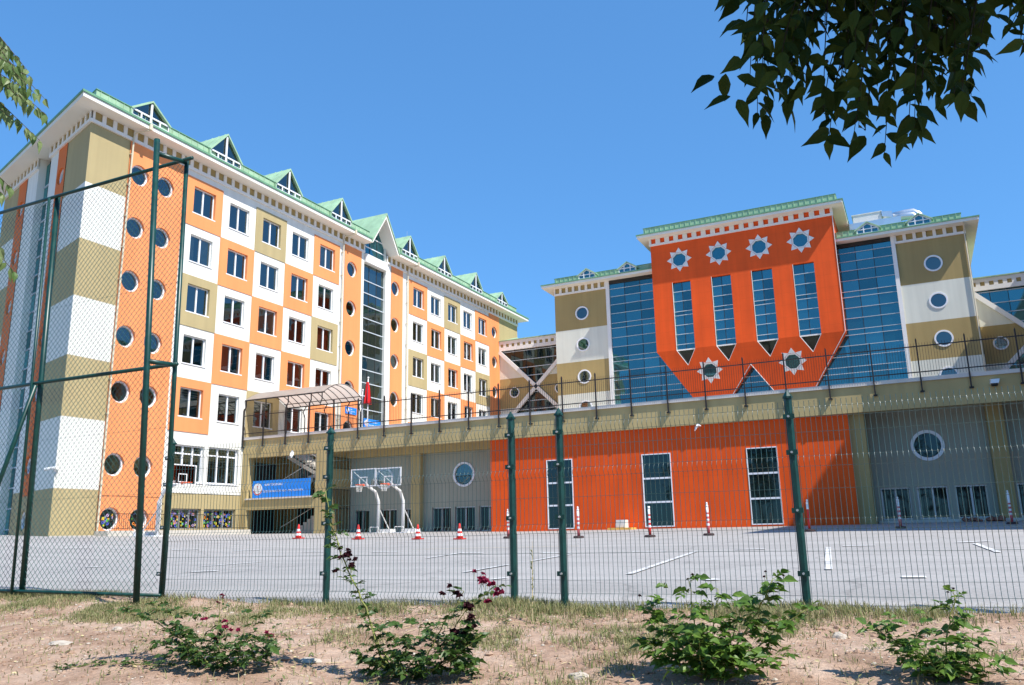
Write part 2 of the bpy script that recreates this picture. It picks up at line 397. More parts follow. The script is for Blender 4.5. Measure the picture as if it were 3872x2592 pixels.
# ------------------------------------------------------------------ windows
def window(fr, par, a0, a1, b0, b1, dep=.2, mull=(.5,), tr=(), fw=.07, curtain=None, sill=True, paneM='pane', frameM='pvc', name='window'):
    mb = MB(); d0, d1 = -dep, -dep+.07
    mb.fbox(fr, a0, a0+fw, b0, b1, d0, d1); mb.fbox(fr, a1-fw, a1, b0, b1, d0, d1)
    mb.fbox(fr, a0+fw, a1-fw, b0, b0+fw, d0, d1); mb.fbox(fr, a0+fw, a1-fw, b1-fw, b1, d0, d1)
    for k in mull:
        x = a0+(a1-a0)*k; mb.fbox(fr, x-.055, x+.055, b0+fw, b1-fw, d0, d1+.01)
    for k in tr:
        z = b0+(b1-b0)*k; mb.fbox(fr, a0+fw, a1-fw, z-.045, z+.045, d0, d1-.012)
    if sill: mb.fbox(fr, a0-.06, a1+.06, b0-.05, b0+.02, -dep-.02, .05)
    f = mb.build(name, [frameM], par)
    p = MB(); xs = [a0]+[a0+(a1-a0)*k for k in mull]+[a1]
    for q in range(len(xs)-1):
        j = rnd.uniform(-.006, .006); j2 = rnd.uniform(-.006, .006)
        p.poly([fr(xs[q]+.02, b0+.02, d0+.02+j), fr(xs[q+1]-.02, b0+.02, d0+.02-j), fr(xs[q+1]-.02, b1-.02, d0+.02-j+j2), fr(xs[q]+.02, b1-.02, d0+.02+j+j2)])
    p.build('pane', [paneM], f, recalc=False)
    if curtain: curtain_mesh(fr, f, a0, a1, b0, b1, d0-.12, curtain)
    return f
def curtain_mesh(fr, f, a0, a1, b0, b1, d, kind):
    cm = MB()
    if kind == 'curtain' or kind == 'half':
        spans = [(a0, a0+(a1-a0)*rnd.uniform(.25, .45)), (a1-(a1-a0)*rnd.uniform(.2, .5), a1)] if kind == 'curtain' else [(a0, a1)]
        zb = b0 if kind == 'curtain' else b0+(b1-b0)*.1
        for s0, s1 in spans:
            nf = max(4, int((s1-s0)/.09)*2)
            for k in range(nf):
                u0, u1 = s0+(s1-s0)*k/nf, s0+(s1-s0)*(k+1)/nf
                e0, e1 = (.03 if k % 2 else -.03), (-.03 if k % 2 else .03)
                cm.poly([fr(u0, zb, d+e0), fr(u1, zb, d+e1), fr(u1, b1, d+e1), fr(u0, b1, d+e0)])
        cm.build('curtain', ['curtain'], f, recalc=False)
    elif kind == 'blind':
        z = b1; bot = b0+(b1-b0)*rnd.uniform(.35, .6)
        while z > bot:
            cm.fbox(fr, a0+.05, a1-.05, z-.10, z-.02, d, d+.01); z -= .16
        cm.build('blind', ['blind'], f)
    elif kind == 'clouds':
        for k in range(7):
            big = k < 4
            cu = rnd.uniform(a0+.25, a1-.25); cv = b0+(b1-b0)*(rnd.uniform(.08, .35) if big else rnd.uniform(.35, .85)); w_ = rnd.uniform(.2, .32) if big else .07
            for e in ((-.6, 0, .55), (0, .25, .75), (.65, 0, .5)):
                cm.poly([fr(cu+w_*(e[0]+e[2]*math.cos(t*.5236)), cv+w_*.55*(e[1]+e[2]*math.sin(t*.5236)), d+.09+e[0]*.004+k*.001) for t in range(12)])
        cm.build('sticker', ['sticker'], f, recalc=False)
def round_window(fr, par, cu, cv, r, dep=.22, fw=.09, n=36, a0=0, paneM='pane', proud=False, name='window', curtain=None):
    mb = MB()
    if proud: mb.ring(fr, cu, cv, r-fw, r+.02, -.1, .06, n, 0, a0)
    else: mb.ring(fr, cu, cv, r-fw, r, -dep, -dep+.10, n, 0, a0)
    f = mb.build(name, ['pvc'], par, smooth=False)
    p = MB(); dd = -dep+.03 if not proud else -.05
    j = [rnd.uniform(-.008, .008) for _ in range(2)]
    p.poly([fr(x, y, dd+j[0]*(x-cu)+j[1]*(y-cv)) for x, y in circ(cu, cv, r-fw*.6, n, a0)])
    p.build('pane', [paneM], f, recalc=False)
    return f
def cornice(mb, fr, u0, u1, z, mw=0, step=.74, wb=.26, h=.45, back=None, mb_i=None):
    """ledge with a row of small blocks under the eave"""
    mb.fbox(fr, u0, u1, z, z+.2, -.02, .14, mw)
    n = max(1, round((u1-u0)/step)); st = (u1-u0)/n
    for k in range(n+1):
        c_ = u0+k*st; a, b = max(u0, c_-wb/2), min(u1, c_+wb/2)
        mb.fbox(fr, a, b, z+.2, z+.2+h, -.02, .12, mw)
def glazing(par, fr, u0, u1, zs, us, d=0, name='glazing', mn='curtainwall', bw=.035, poly=None):
    """glass curtain wall: panes each slightly out of true, pale horizontal bars, dark joints"""
    g = MB()
    for i in range(len(zs)-1):
        for j in range(len(us)-1):
            e = [rnd.uniform(-.007, .007) for _ in range(3)]
            g.poly([fr(us[j]+.01, zs[i]+.01, d+e[0]), fr(us[j+1]-.01, zs[i]+.01, d+e[1]), fr(us[j+1]-.01, zs[i+1]-.01, d+e[1]+e[2]), fr(us[j]+.01, zs[i+1]-.01, d+e[0]+e[2])])
    go = g.build(name, [mn], par, recalc=False)
    b = MB()
    for z in zs[1:-1]: b.fbox(fr, u0, u1, z-bw, z+bw, d-.05, d+.07)
    for u in us[1:-1]: b.fbox(fr, u-.025, u+.025, zs[0], zs[-1], d-.06, d+.02, 1)
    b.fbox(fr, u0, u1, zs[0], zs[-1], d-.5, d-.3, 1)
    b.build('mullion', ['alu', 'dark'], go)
    return go

# ================================================================== the ground
mb = MB(); mb.poly([(-3000, -3000, -2.6), (3000, -3000, -2.6), (3000, 3000, -2.6), (-3000, 3000, -2.6)])
struct(mb.build('ground', ['plain']))
mb = MB()
xs = [-160, -120, -90, -70, -50]+[-50+2*k for k in range(1, 26)]+[5, 10, 20, 40]; ys = [7.6, 8.4, 10]+[12+2*k for k in range(18)]+[60, 95, 130]
front = lambda x: max(8.22, min(9.3, 8.74+.07*(x+1)))
for j, y in enumerate(ys):
    for x in xs:
        yy = front(x)+(.35*j if j < 2 else 0) if j < 2 else y
        mb.v.append((x, yy, gz(x, yy)-(.14, .05)[j] if j < 2 else gz(x, yy)))
for b in range(len(ys)-1):
    for a in range(len(xs)-1):
        p = b*len(xs)+a; mb.f.append((p, p+1, p+1+len(xs), p+len(xs))); mb.m.append(0)
struct(mb.build('courtyard', ['asphalt'], smooth=True))
# worn court lines
def strip(mb, p, q, wd, m=0, lift=.004):
    a, b = Vector(p), Vector(q); n = max(1, int((b-a).length/1.2)); t = (b-a).normalized(); s_ = Vector((-t.y, t.x))*wd/2
    for k in range(n):
        u, v = a+(b-a)*k/n, a+(b-a)*(k+1)/n
        mb.poly([(z.x, z.y, gz(z.x, z.y)+lift+.012) for z in (u-s_, v-s_, v+s_, u+s_)], m)
mk = MB()
for p, q in (((-4.15, 12.4), (-4.75, 19.1)), ((-1.38, 13.4), (-2.06, 20.4)), ((1.12, 17.8), (.92, 21.4)), ((-7.2, 12.7), (-7.3, 14.6)),
             ((-10.6, 16.9), (-11.0, 19.3)), ((-7.32, 15.7), (-7.5, 18.3)), ((-14.9, 14.1), (-14.6, 15.8)), ((-5.95, 11.35), (-5.83, 11.6)), ((1.9, 14), (1.6, 17.4))):
    strip(mk, p, q, .11)
for p, q in (((-6.25, 19.0), (-5.45, 19.1)), ((-4.0, 19.65), (-3.35, 19.8)), ((-1.8, 20.95), (-1.1, 21)), ((.6, 22.05), (1.3, 22.55)),
             ((-14.5, 20.15), (-13.65, 20.3)), ((-10.95, 19.1), (-10.3, 19.15)), ((-17.6, 20.85), (-16.6, 20.7)), ((-25.3, 20.05), (-24.8, 20.6)),
             ((-23.1, 20.65), (-22.6, 21.35)), ((-13.5, 12.6), (-13.0, 12.8)), ((-28.85, 18.85), (-28.3, 19.5)), ((-27.05, 19.5), (-26.5, 20.1)),
             ((-20.95, 21.3), (-20.45, 22)), ((-2.78, 11.45), (-2.63, 11.6)), ((-.37, 12.1), (-.08, 12.13)), ((-8.55, 18.9), (-7.75, 18.92)), ((-18.55, 13.95), (-18.0, 14.1)),
             ((-20, 27.9), (-17, 28)), ((-12.5, 33.5), (-9.4, 34.4)), ((2.2, 24.2), (2.9, 24.3))):
    strip(mk, p, q, .24)
strip(mk, (2.6, 33.6), (3.9, 31.4), .1, 1); strip(mk, (-31, 36), (-27, 37), .1, 1); strip(mk, (-14, 21.5), (-9, 22.5), .05, 1)
struct(mk.build('court_marking', ['paint', 'painty'], recalc=False))

# ================================================================== the long orange and white building
def bands(mb, fr, u0, u1, zb, cols, holes=(), d=0.0):
    for k in range(len(zb)-1):
        hs = [h for h in holes if zb[k+1] < h[0][1] < zb[k]]
        mb.sheet(fr, rect(u0, u1, zb[k+1], zb[k]), hs, cols[k], d, .24)
ZB = [24.65, 20.2, 16.78, 13.4, 10.0, 6.6, 2.75, -1]
CZ = [21.95, 18.52, 15.13, 11.72, 8.4, 4.2, 1.15]
ROWT = [23.5, 20.13, 16.73, 13.33, 9.93, 6.55]
WALLM = ['white', 'olive', 'salmon', 'brick', 'sand']
WI, OL, SA, BR, SD = range(5)
PAT = ['OWVWO', 'WOWOW', 'VWOWV', 'WOWOW', 'OWVWO']
LB = thing('school_building', 'long building with chequered orange, white and olive panels and a green dormered roof', 'building', (X0, 57, 0))
E1 = (C0[0]+E[0]*16.1, C0[1]+E[1]*16.1)
FOOT = [C0, (X0, 85.8), (E1[0], 85.8), E1]       # counter-clockwise
wall = MB(); wins = []
def rwhole(u, zc, r=.66): wins.append(('r', FL, u, zc, r)); return circ(u, zc, r)
# sandy corner bay, orange bay with paired round windows
bands(wall, FL, 28.67, 31.38, ZB, [SD, WI, SD, WI, SD, WI, SD])
hs = [rwhole(u, z+(.0 if u < 33 else -.02)) for z in CZ for u in (32.22, 34.18)]
wall.sheet(FL, rect(31.38, 35.6, 2.45, 24.65), [h for h in hs if h[0][1] > 2.45], SA, .03, .27)
wall.sheet(FL, rect(31.38, 35.6, -1, 2.42), [h for h in hs if h[0][1] < 2.42], SA, .05, .29)
wall.sheet(FL, rect(35.6, 35.76, -1, 24.65), [], WI)
def grid(ubase, step, ncol=5):
    cm = {'O': SA, 'W': WI, 'V': SD}
    for r in range(5):
        for k in range(ncol):
            u0, u1 = ubase+k*step, ubase+(k+1)*step; z1, z0 = ROWT[r], ROWT[r+1]
            a0, a1, b1, b0 = u0+.72*step/3.24, u1-.64*step/3.24, z1-.57, z1-2.43
            ch = PAT[r][k]
            pr = 0 if ch == 'W' else .045
            wall.sheet(FL, rect(u0, u1, z0, z1), [rect(a0, a1, b0, b1)], cm[ch], pr, .26+pr, edge=pr)
            wins.append(('w', a0, a1, b0, b1, r, k, ubase))
grid(35.76, 3.234)
U1 = 35.76+5*3.234
wall.sheet(FL, rect(35.76, U1, 23.5, 24.65), [], WI)
gf = [rect(36.32, 38.78, 3.42, 5.74), rect(39.16, 41.8, 3.42, 5.78)]
wall.sheet(FL, rect(35.76, 42.3, 2.76, 6.55), gf, WI, 0, .3)
wall.sheet(FL, rect(42.3, U1, -1, 6.55), [], OL, 0)
bf = [rect(36.48, 38.82, .58, 1.82), rect(39.08, 41.78, .58, 1.82)]
wall.sheet(FL, rect(35.76, 42.3, -1, 2.72), bf, SD, .02, .3)
wall.sheet(FL, rect(U1, 52.6, -1, 24.65), [], WI)
CZ2 = CZ[:5]
wall.sheet(FL, rect(52.6, 54.93, -1, 24.65), [rwhole(53.62, z, .68) for z in CZ2], SA, .03, .27)
wall.sheet(FL, rect(54.93, 55.33, -1, 24.65), [], WI); wall.sheet(FL, rect(58.57, 59.42, -1, 24.65), [], WI)
wall.sheet(FL, rect(59.42, 61.32, -1, 24.65), [rwhole(60.14, z, .68) for z in CZ2], SA, .03, .27)
wall.sheet(FL, rect(61.32, 62.36, -1, 24.65), [], WI)
grid(62.36, 3.23); U2 = 62.36+5*3.23
wall.sheet(FL, rect(62.36, U2, 23.5, 24.65), [], WI); wall.sheet(FL, rect(62.36, U2, -1, 6.55), [], WI)
wall.sheet(FL, rect(U2, 80.96, -1, 24.65), [rwhole(79.75, z, .66) for z in CZ2], SA, .03, .27)
bands(wall, FL, 80.96, 85.8, [24.65, 16.78, 13.4, 6.6, -1], [SD, WI, SD, WI])
# jambs of the stair glazing and of the gable
for u in (55.33, 58.57): wall.poly([FL(u, -1, 0), FL(u, 26.2, 0), FL(u, 26.2, -.5), FL(u, -1, -.5)], WI)
# gable end wall
hE = []
for z in CZ:
    for u in (4.45, 11.9): hE.append((u, circ(u, z, .55))); wins.append(('e', FE, u, z, .55))
bands(wall, FE, 0, 3.65, ZB, [SD, WI, SD, WI, SD, WI, SD]); bands(wall, FE, 12.7, 16.1, ZB, [SD, WI, SD, WI, SD, WI, SD])
for u0, u1, uc in ((3.65, 5.15, 4.45), (11.05, 12.7, 11.9)):
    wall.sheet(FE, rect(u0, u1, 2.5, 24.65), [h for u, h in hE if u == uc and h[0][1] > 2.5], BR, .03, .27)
    wall.sheet(FE, rect(u0, u1, -1, 2.5), [h for u, h in hE if u == uc and h[0][1] < 2.5], SD, .0, .24)
wall.sheet(FE, rect(5.15, 6.6, 2.75, 24.65), [], WI); wall.sheet(FE, rect(8.95, 11.05, 2.75, 24.65), [], WI)
wall.sheet(FE, rect(5.15, 6.6, -1, 2.75), [], SD); wall.sheet(FE, rect(8.95, 11.05, -1, 2.75), [], SD)
for u in (6.6, 8.95): wall.poly([FE(u, -1, 0), FE(u, 24.65, 0), FE(u, 24.65, -.6), FE(u, -1, -.6)], WI)
# back walls
b = FOOT
wall.poly([(*b[1], -1), (*b[2], -1), (*b[2], 24.65), (*b[1], 24.65)], WI); wall.poly([(*b[2], -1), (*b[3], -1), (*b[3], 24.65), (*b[2], 24.65)], WI)
wall.build('wall', WALLM, LB)
# dark rooms behind the openings
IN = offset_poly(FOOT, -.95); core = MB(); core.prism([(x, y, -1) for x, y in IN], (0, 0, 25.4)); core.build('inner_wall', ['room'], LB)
for wi in wins:
    if wi[0] == 'w':
        _, a0, a1, b0, b1, r, k, ub = wi
        if ub < 40:
            cu = {(1, 0): 'curtain', (3, 1): 'clouds', (3, 2): 'clouds', (3, 3): 'clouds', (3, 4): 'clouds', (4, 2): 'blind', (4, 0): 'blind', (4, 1): 'blind', (4, 3): 'blind', (2, 2): 'half', (0, 4): 'half'}.get((r, k))
        else: cu = 'curtain' if rnd.random() < .35 else None
        fr = (lambda u, v, d: FL(u, v, d)) 
        window(FL, LB, a0, a1, b0, b1, .22, curtain=cu)
    else:
        _, fr, u, z, r = wi
        round_window(fr, LB, u, z, r, .22, .10)
for k, h in enumerate(gf):
    window(FL, LB, h[0][0], h[1][0], h[0][1], h[2][1], .25, (.36, .68) if k == 0 else (.35, .70), (.77,), .09, 'blind')
for h in bf:
    f = window(FL, LB, h[0][0], h[1][0], h[0][1], h[2][1], .25, (.34, .66), (), .08, None, False, frameM='steel')
    for cname in ('stk',):
        pass
M['st1'] = mat('yellow_paper', (.75, .62, .05), .7); M['st2'] = mat('lime_paper', (.15, .55, .08), .7); M['st3'] = mat('blue_paper', (.10, .14, .62), .7)
M['st4'] = mat('orange_paper', (.78, .25, .03), .7); M['st5'] = mat('violet_paper', (.55, .40, .65), .7)
def rings_on(fr, par, a0, a1, b0, b1, d, n):
    mb = MB()
    for _ in range(n):
        r = rnd.choice((.045, .06, .085)); u, v = rnd.uniform(a0+r, a1-r), rnd.uniform(b0+r, b1-r); m_ = rnd.randrange(5); dd = d+rnd.uniform(0, .01)
        mb.ring(fr, u, v, r*.5, r, dd, dd+.004, 10, m_)
    mb.build('paper_ring', ['st1', 'st2', 'st3', 'st4', 'st5'], par)
bwins = [o for o in LB.children if o.name.startswith('window')][-2:]
for f, h in zip(bwins, bf):
    rings_on(FL, f, h[0][0]+.1, h[1][0]-.1, h[0][1]+.05, h[2][1]-.05, -.215, 85)
for f in [o for o in LB.children if o.name.startswith('window')]:
    pass
for u in (32.22, 34.18):
    fw_ = [o for o in LB.children if o.name.startswith('window')]
    g_ = min(fw_, key=lambda o: (Vector((o.bound_box[0][0]+X0, (o.bound_box[0][1]+o.bound_box[6][1])/2+57, (o.bound_box[0][2]+o.bound_box[6][2])/2))-Vector((X0-.2, u, 1.15))).length)
    rings_on(FL, g_, u-.38, u+.38, .75, 1.55, -.17, 22)
# stair glazing below and above the pale lintel
zs = [5.8+1.13*k for k in range(15)]+[23.12]
glazing(LB, FL, 55.33, 58.57, zs, [55.33, 56.4, 57.5, 58.57], -.25, 'stair_glazing', 'stairglass', .036)
gl = MB(); d = -.25
gp = [(55.33, 23.9), (58.57, 23.9), (58.57, 25.35), (57.08, 27.6), (55.33, 25.0)]
gl.poly([FL(u, v, d) for u, v in gp])
g_ = gl.build('gable_glazing', ['curtainwall'], LB, recalc=False)
mu = MB()
for z, a, b in ((24.75, 55.33, 58.57), (25.75, 56.0, 58.3)): mu.fbox(FL, a, b, z-.04, z+.04, d-.02, d+.05)
for u in (56.4, 57.5): mu.fbox(FL, u-.03, u+.03, 23.9, 26.2, d-.02, d+.02, 1)
mu.build('mullion', ['pvc', 'dark'], g_)
li = MB(); li.fbox(FL, 55.36, 58.54, 23.14, 23.9, -.4, .22); li.build('lintel', ['trim'], LB)
zs = [-.5+1.22*k for k in range(20)]+[24.3]
glazing(LB, FE, 6.6, 8.95, zs, [6.6, 7.4, 8.2, 8.95], -.45, 'end_glazing', 'curtainwall', .035)
# cornice
co = MB()
for fr, a, b in ((FL, 28.67, 55.28), (FL, 58.62, 85.8), (FE, 0, 6.7), (FE, 8.95, 16.1)): cornice(co, fr, a, b, 23.92, h=.53)
co.box(X0-.02, X0+.14, 28.55, 28.67, 23.92, 24.12)
co.build('cornice', ['trim'], LB)
ob_ = MB()                                   # olive fields between the blocks
for fr, a, b in ((FL, 28.67, 55.28), (FL, 58.62, 85.8), (FE, 0, 6.7), (FE, 8.95, 16.1)): ob_.fbox(fr, a, b, 24.1, 24.66, -.03, .055)
ob_.build('frieze', ['olive'], LB)
# eaves, green edge, roof
def notch(P, d):
    q = list(P); x = P[0][0]
    return [q[0], (x, 55.15), (X0-.3, 55.15), (X0-.3, 59.0), (x, 59.0)]+q[1:]
ea = MB(); O1 = offset_poly(FOOT, 1.03); ea.prism([(x, y, 24.66) for x, y in notch(O1, 1.03)], (0, 0, .26)); ea.build('eaves', ['soffit'], LB)
ea = MB(); O2 = offset_poly(FOOT, 1.10); ea.prism([(x, y, 24.925) for x, y in notch(O2, 1.1)], (0, 0, .13)); ea.build('gutter', ['roofdark'], LB)
ro = MB(); DR = .8                             # upstand of standing seam sheet set just behind the gutter
def roofpoly(d): return [(X0+DR+d, 28.22-d), (X0+DR+d, 54.95), (X0-.3, 54.95), (X0-.3, 59.2), (X0+DR+d, 59.2), (X0+DR+d, 84+d), (E1[0], 84+d), (E1[0]+.2, E1[1]-d)]
ro.prism([(x, y, 25.05) for x, y in roofpoly(0)], (0, 0, .54)); ro.prism([(x, y, 25.592) for x, y in roofpoly(.05)], (0, 0, .05), 1)
u = 28.5
while u < 83.9:
    if not 54.8 < u < 59.3: ro.fbox(FL, u-.015, u+.015, 25.06, 25.585, DR-.02, DR+.035)
    u += .52
roof = ro.build('roof', ['roof', 'roofdark'], LB)
for c_, pk, hw in ((31.97, 26.6, 1.45), (38.2, 27.2, 1.46), (44.55, 27.2, 1.46), (50.88, 27.18, 1.4), (61.12, 27.2, 1.43), (67.4, 27.14, 1.42), (73.95, 27.2, 1.42), (80.1, 26.6, 1.42)):
    dm = MB(); zb = 25.6
    # two green slopes running back into the roof, a thin rim at the front
    for sgn in (-1, 1):
        a = (c_+sgn*(hw+.06), zb-.05); p = (c_, pk+.06)
        dm.prism([FL(a[0], a[1], 1.0), FL(p[0], p[1], 1.0), FL(p[0], p[1]-.13, 1.0), FL(a[0]-sgn*.10, a[1]-.06, 1.0)], (-6, 0, 0))
        for k in range(9): dm.bar(FL(a[0], a[1]+.03, .7-k*.6), FL(p[0], p[1]+.03, .7-k*.6), .022)
        dm.fbox(FL, c_+sgn*(hw-.02)-.06, c_+sgn*(hw-.02)+.06, 25.05, zb, .7, .96)
    dmo = dm.build('dormer', ['roof'], LB)
    pn = MB(); j = rnd.uniform(-.03, .03); pn.poly([FL(c_-hw+.1, 25.06, .81+j), FL(c_+hw-.1, 25.06, .81-j), FL(c_+hw-.1, zb-.02, .81-j), FL(c_, pk-.08, .81), FL(c_-hw+.1, zb-.02, .81+j)])
    pn.build('pane', ['pane'], dmo, recalc=False)
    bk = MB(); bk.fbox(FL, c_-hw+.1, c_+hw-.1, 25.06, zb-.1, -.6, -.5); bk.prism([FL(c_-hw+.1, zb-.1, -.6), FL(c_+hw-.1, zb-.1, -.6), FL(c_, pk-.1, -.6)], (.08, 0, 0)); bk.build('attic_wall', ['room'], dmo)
    fm = MB(); fm.fbox(FL, c_-.07, c_+.07, 25.07, pk-.16, .86, .93); fm.fbox(FL, c_-hw+.06, c_+hw-.06, 25.50, 25.60, .86, .92); fm.fbox(FL, c_-hw+.06, c_+hw-.06, 25.06, 25.2, .86, .92)
    for q in (-.94, -.48, .48, .94): fm.fbox(FL, c_+q*hw-.05, c_+q*hw+.05, 25.2, 25.5, .86, .915)
    fm.build('dormer_frame', ['pvc'], dmo)
ga = MB(); V = [(55.15, 24.66), (57.08, 27.55), (59.0, 24.66)]
ga.prism([FL(u, v, 1.03) for u, v in V]+[FL(u, v+.34, 1.03) for u, v in reversed(V)], (-5.5, 0, 0), 0)
V2 = [(54.95, 24.7), (57.08, 27.9), (59.2, 24.7)]
ga.prism([FL(u, v, 1.12) for u, v in V2]+[FL(u, v+.16, 1.12) for u, v in reversed(V2)], (-7, 0, 0), 1)
for sg in (-1, 1):
    for k in range(9): ga.bar(FL(57.08+sg*2.1, 24.88, .9-k*.55), FL(57.08, 28.05, .9-k*.55), .03, 1)
ga.build('gable', ['soffit', 'roof'], LB)
dp = MB()
for u in (31.42, 52.2, 61.9):
    dp = MB(); dp.tube([FL(u+.45, 24.75, 1.06), FL(u+.42, 24.58, 1.0), FL(u+.05, 24.42, .32), FL(u, 24.15, .22), FL(u, 12, .13), FL(u, 0, .13)], .055, 6)
    dp.fbox(FL, u+.35, u+.55, 24.62, 25.0, .98, 1.14)
    for z in range(1, 24, 2): dp.fbox(FL, u-.08, u+.08, z, z+.04, .0, .2)
    dp.build('downpipe', ['pipe'], LB)
le = MB(); le.fbox(FL, 31.3, 42.1, .1, .5, .05, 1.15); le.fbox(FL, 28.67, 31.3, -.5, .28, .02, .06); le.build('ledge', ['concrete'], LB)

# railing along the ledge, CCTV camera on the corner, lightning rod on the roof
rl = MB()
for k in range(75): rl.bar(FL(31.5+k*.14, .5, 1.05), FL(31.5+k*.14, 1.42, 1.05), .016)
rl.bar(FL(31.4, 1.42, 1.05), FL(42.0, 1.42, 1.05), .035); rl.bar(FL(31.4, .62, 1.05), FL(42.0, .62, 1.05), .03)
tag(rl.build('ledge_railing', ['iron']), 'low thin iron railing on the ledge in front of the basement windows with paper rings', 'railing')
cc = thing('security_camera', 'small white security camera on the corner of the long building', 'camera', (-41.1, 28.6, 3.75))
cm = MB(); cm.tube([(-41.12, 28.72, 3.6), (-41.0, 28.55, 3.62), (-41.0, 28.5, 3.75)], .035, 6); cm.box(-41.2, -41.0, 28.66, 28.74, 3.48, 3.72); cm.build('bracket', ['steel'], cc)
cm = MB(); cm.tube([(-40.95, 28.52, 3.8), (-41.5, 28.35, 3.72)], [.075, .085], 10); cm.tube([(-41.5, 28.35, 3.72), (-41.53, 28.34, 3.715)], .07, 10, 1); cm.build('housing', ['hoopw', 'dark'], cc)
lr = MB(); lr.tube([(X0-3, 66.5, 26), (X0-3, 66.5, 30.2)], [.03, .012], 5); tag(lr.build('lightning_rod', ['steel']), 'thin lightning rod on the green roof of the long building', 'rod')

# ================================================================== the block behind the terrace with the orange front
RB = thing('school_building', 'school block behind the terrace with a projecting orange front, star windows and blue glass walls', 'building', (-13, 80, 0))
ZR = [24.7, 20.1, 16.7, 13.42, 9.9, 6.5, -1]
RM = ['offwhite', 'olive', 'orange', 'trim']
wall = MB(); rw = []
CZR = [21.72, 18.42, 15.1, 11.98, 8.4]
for u0, u1, cu in ((-32.12, -26.42, -29.13), (.43, 5.9, 3.16)):
    hs = [circ(cu, z, .70) for z in CZR]; rw += [(cu, z) for z in CZR]
    for k in range(6):
        wall.sheet(FR, rect(u0, u1, ZR[k+1], ZR[k]), [h for h in hs if ZR[k+1] < h[0][1] < ZR[k]], [1, 0, 1, 0, 1, 0][k], 0, .2)
    x = u0 if u0 < -20 else u1
    for k in range(6): wall.poly([(x, Y1, ZR[k+1]), (x, 92, ZR[k+1]), (x, 92, ZR[k]), (x, Y1, ZR[k])], [1, 0, 1, 0, 1, 0][k])
wall.poly([(-32.12, 92, -1), (5.9, 92, -1), (5.9, 92, 24.7), (-32.12, 92, 24.7)], 0)
for a, b in ((-26.42, -26.05), (.1, .43)): wall.fbox(FR, a, b, -1, 24.7, -.3, .16, 3)
wall.build('wall', RM, RB)
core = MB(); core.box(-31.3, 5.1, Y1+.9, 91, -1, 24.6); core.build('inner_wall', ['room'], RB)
for cu, z in rw: round_window(FR, RB, cu, z, .70, .2, .11, proud=True)
zs = [5.6, 6.6, 7.5, 8.45, 9.4, 10.05, 11.0, 11.95, 12.9, 13.45, 14.39, 15.32, 16.26, 16.75, 17.75, 18.7, 19.68, 20.2, 21.2, 22.12, 22.97, 23.77, 24.35]
glazing(RB, FR, -26.05, -20.9, zs, [-26.05, -24.47, -22.86, -21.3, -20.9], -.02, 'glazing', 'curtainwall', .022)
glazing(RB, FR, -4.6, .1, zs, [-4.6, -4.2, -2.85, -1.4, .1], -.02, 'glazing', 'curtainwall', .022)
glazing(RB, FR, -20.9, -4.6, [z for z in zs if z < 16.5], [-20.9, -19.3, -17.7, -16.1, -14.5, -12.9, -11.3, -9.7, -8.1, -6.5, -4.6], -.02, 'glazing', 'curtainwall', .022)
# orange front: upper box
PT = 8; octr = .74
fx = [(-19.22, -17.45), (-15.46, -13.66), (-11.78, -9.93), (-8.11, -6.29)]
stars = [(-18.37, 25.27), (-14.6, 25.27), (-10.88, 25.25), (-7.22, 25.24)]
of = MB(); ZF = 16.41; XA, XB = -21.14, -4.34
of.sheet(FO, [(XA, ZF)]+[p for a, b in fx for p in ((a, ZF), (a, 23.06), (b, 23.06), (b, ZF))]+[(XB, ZF), (XB, 28), (XA, 28)],
         [circ(x, z, octr, 8, math.pi/8) for x, z in stars], 0, 0, .22)
for a, b in fx:                                   # reveals of the tall strips
    of.poly([FO(a, ZF, 0), FO(a, 23.06, 0), FO(a, 23.06, -.3), FO(a, ZF, -.3)], 1); of.poly([FO(b, ZF, 0), FO(b, 23.06, 0), FO(b, 23.06, -.3), FO(b, ZF, -.3)], 1)
    of.poly([FO(a, 23.06, 0), FO(b, 23.06, 0), FO(b, 23.06, -.3), FO(a, 23.06, -.3)], 0)
for x in (XA, XB): of.poly([(x, YO, ZF), (x, 88, ZF), (x, 88, 28), (x, YO, 28)], 0)
of.poly([(XA, 88, ZF), (XB, 88, ZF), (XB, 88, 28), (XA, 88, 28)], 0)
# lower part: slopes back to the wall and ends in two points
ZP = 9.3
def FS(u, v, d):                                  # the sloping plane below the fold
    return (u, YO+(ZF-v)/(ZF-ZP)*(Y1-YO)-d, v)
xl = lambda z: XA+.655*(ZF-z); xr = lambda z: XB-.655*(ZF-z)
apx, apz = -12.6, 14.42; k_ = .745
zt = (apx-apz*k_-XA-.655*ZF)/(-.655-k_)           # where outer edge and notch edge meet
zt = apz-(apx-XA-.655*(ZF-apz))/(k_+.655)
xt = xl(zt); xt2 = xr(zt)
tips = [(a+b)/2+.05 for a, b in fx]
low = [(XA, ZF), (xt, zt), (apx, apz), (xt2, zt), (XB, ZF)]
for (a, b), t in reversed(list(zip(fx, tips))): low += [(b, ZF), (t, 14.93), (a, ZF)]
st2 = [(-16.34, 14.23), (-8.96, 14.27)]
of.sheet(FS, low, [circ(x, z, octr, 8, math.pi/8) for x, z in st2], 0, 0, .2)
edge = [(XA, ZF), (xt, zt), (apx, apz), (xt2, zt), (XB, ZF)]
for p, q in zip(edge[:-1], edge[1:]):
    of.poly([FS(*p, 0), FS(*q, 0), (q[0], Y1, q[1]), (p[0], Y1, p[1])], 0)
for (a, b), t in zip(fx, tips):
    for p, q in (((a, ZF), (t, 14.93)), ((b, ZF), (t, 14.93))): of.poly([FS(*p, 0), FS(*q, 0), FS(*q, -.3), FS(*p, -.3)], 1)
front = of.build('orange_front', ['orange', 'trim'], RB)
tr = MB()                                         # pale edge trims
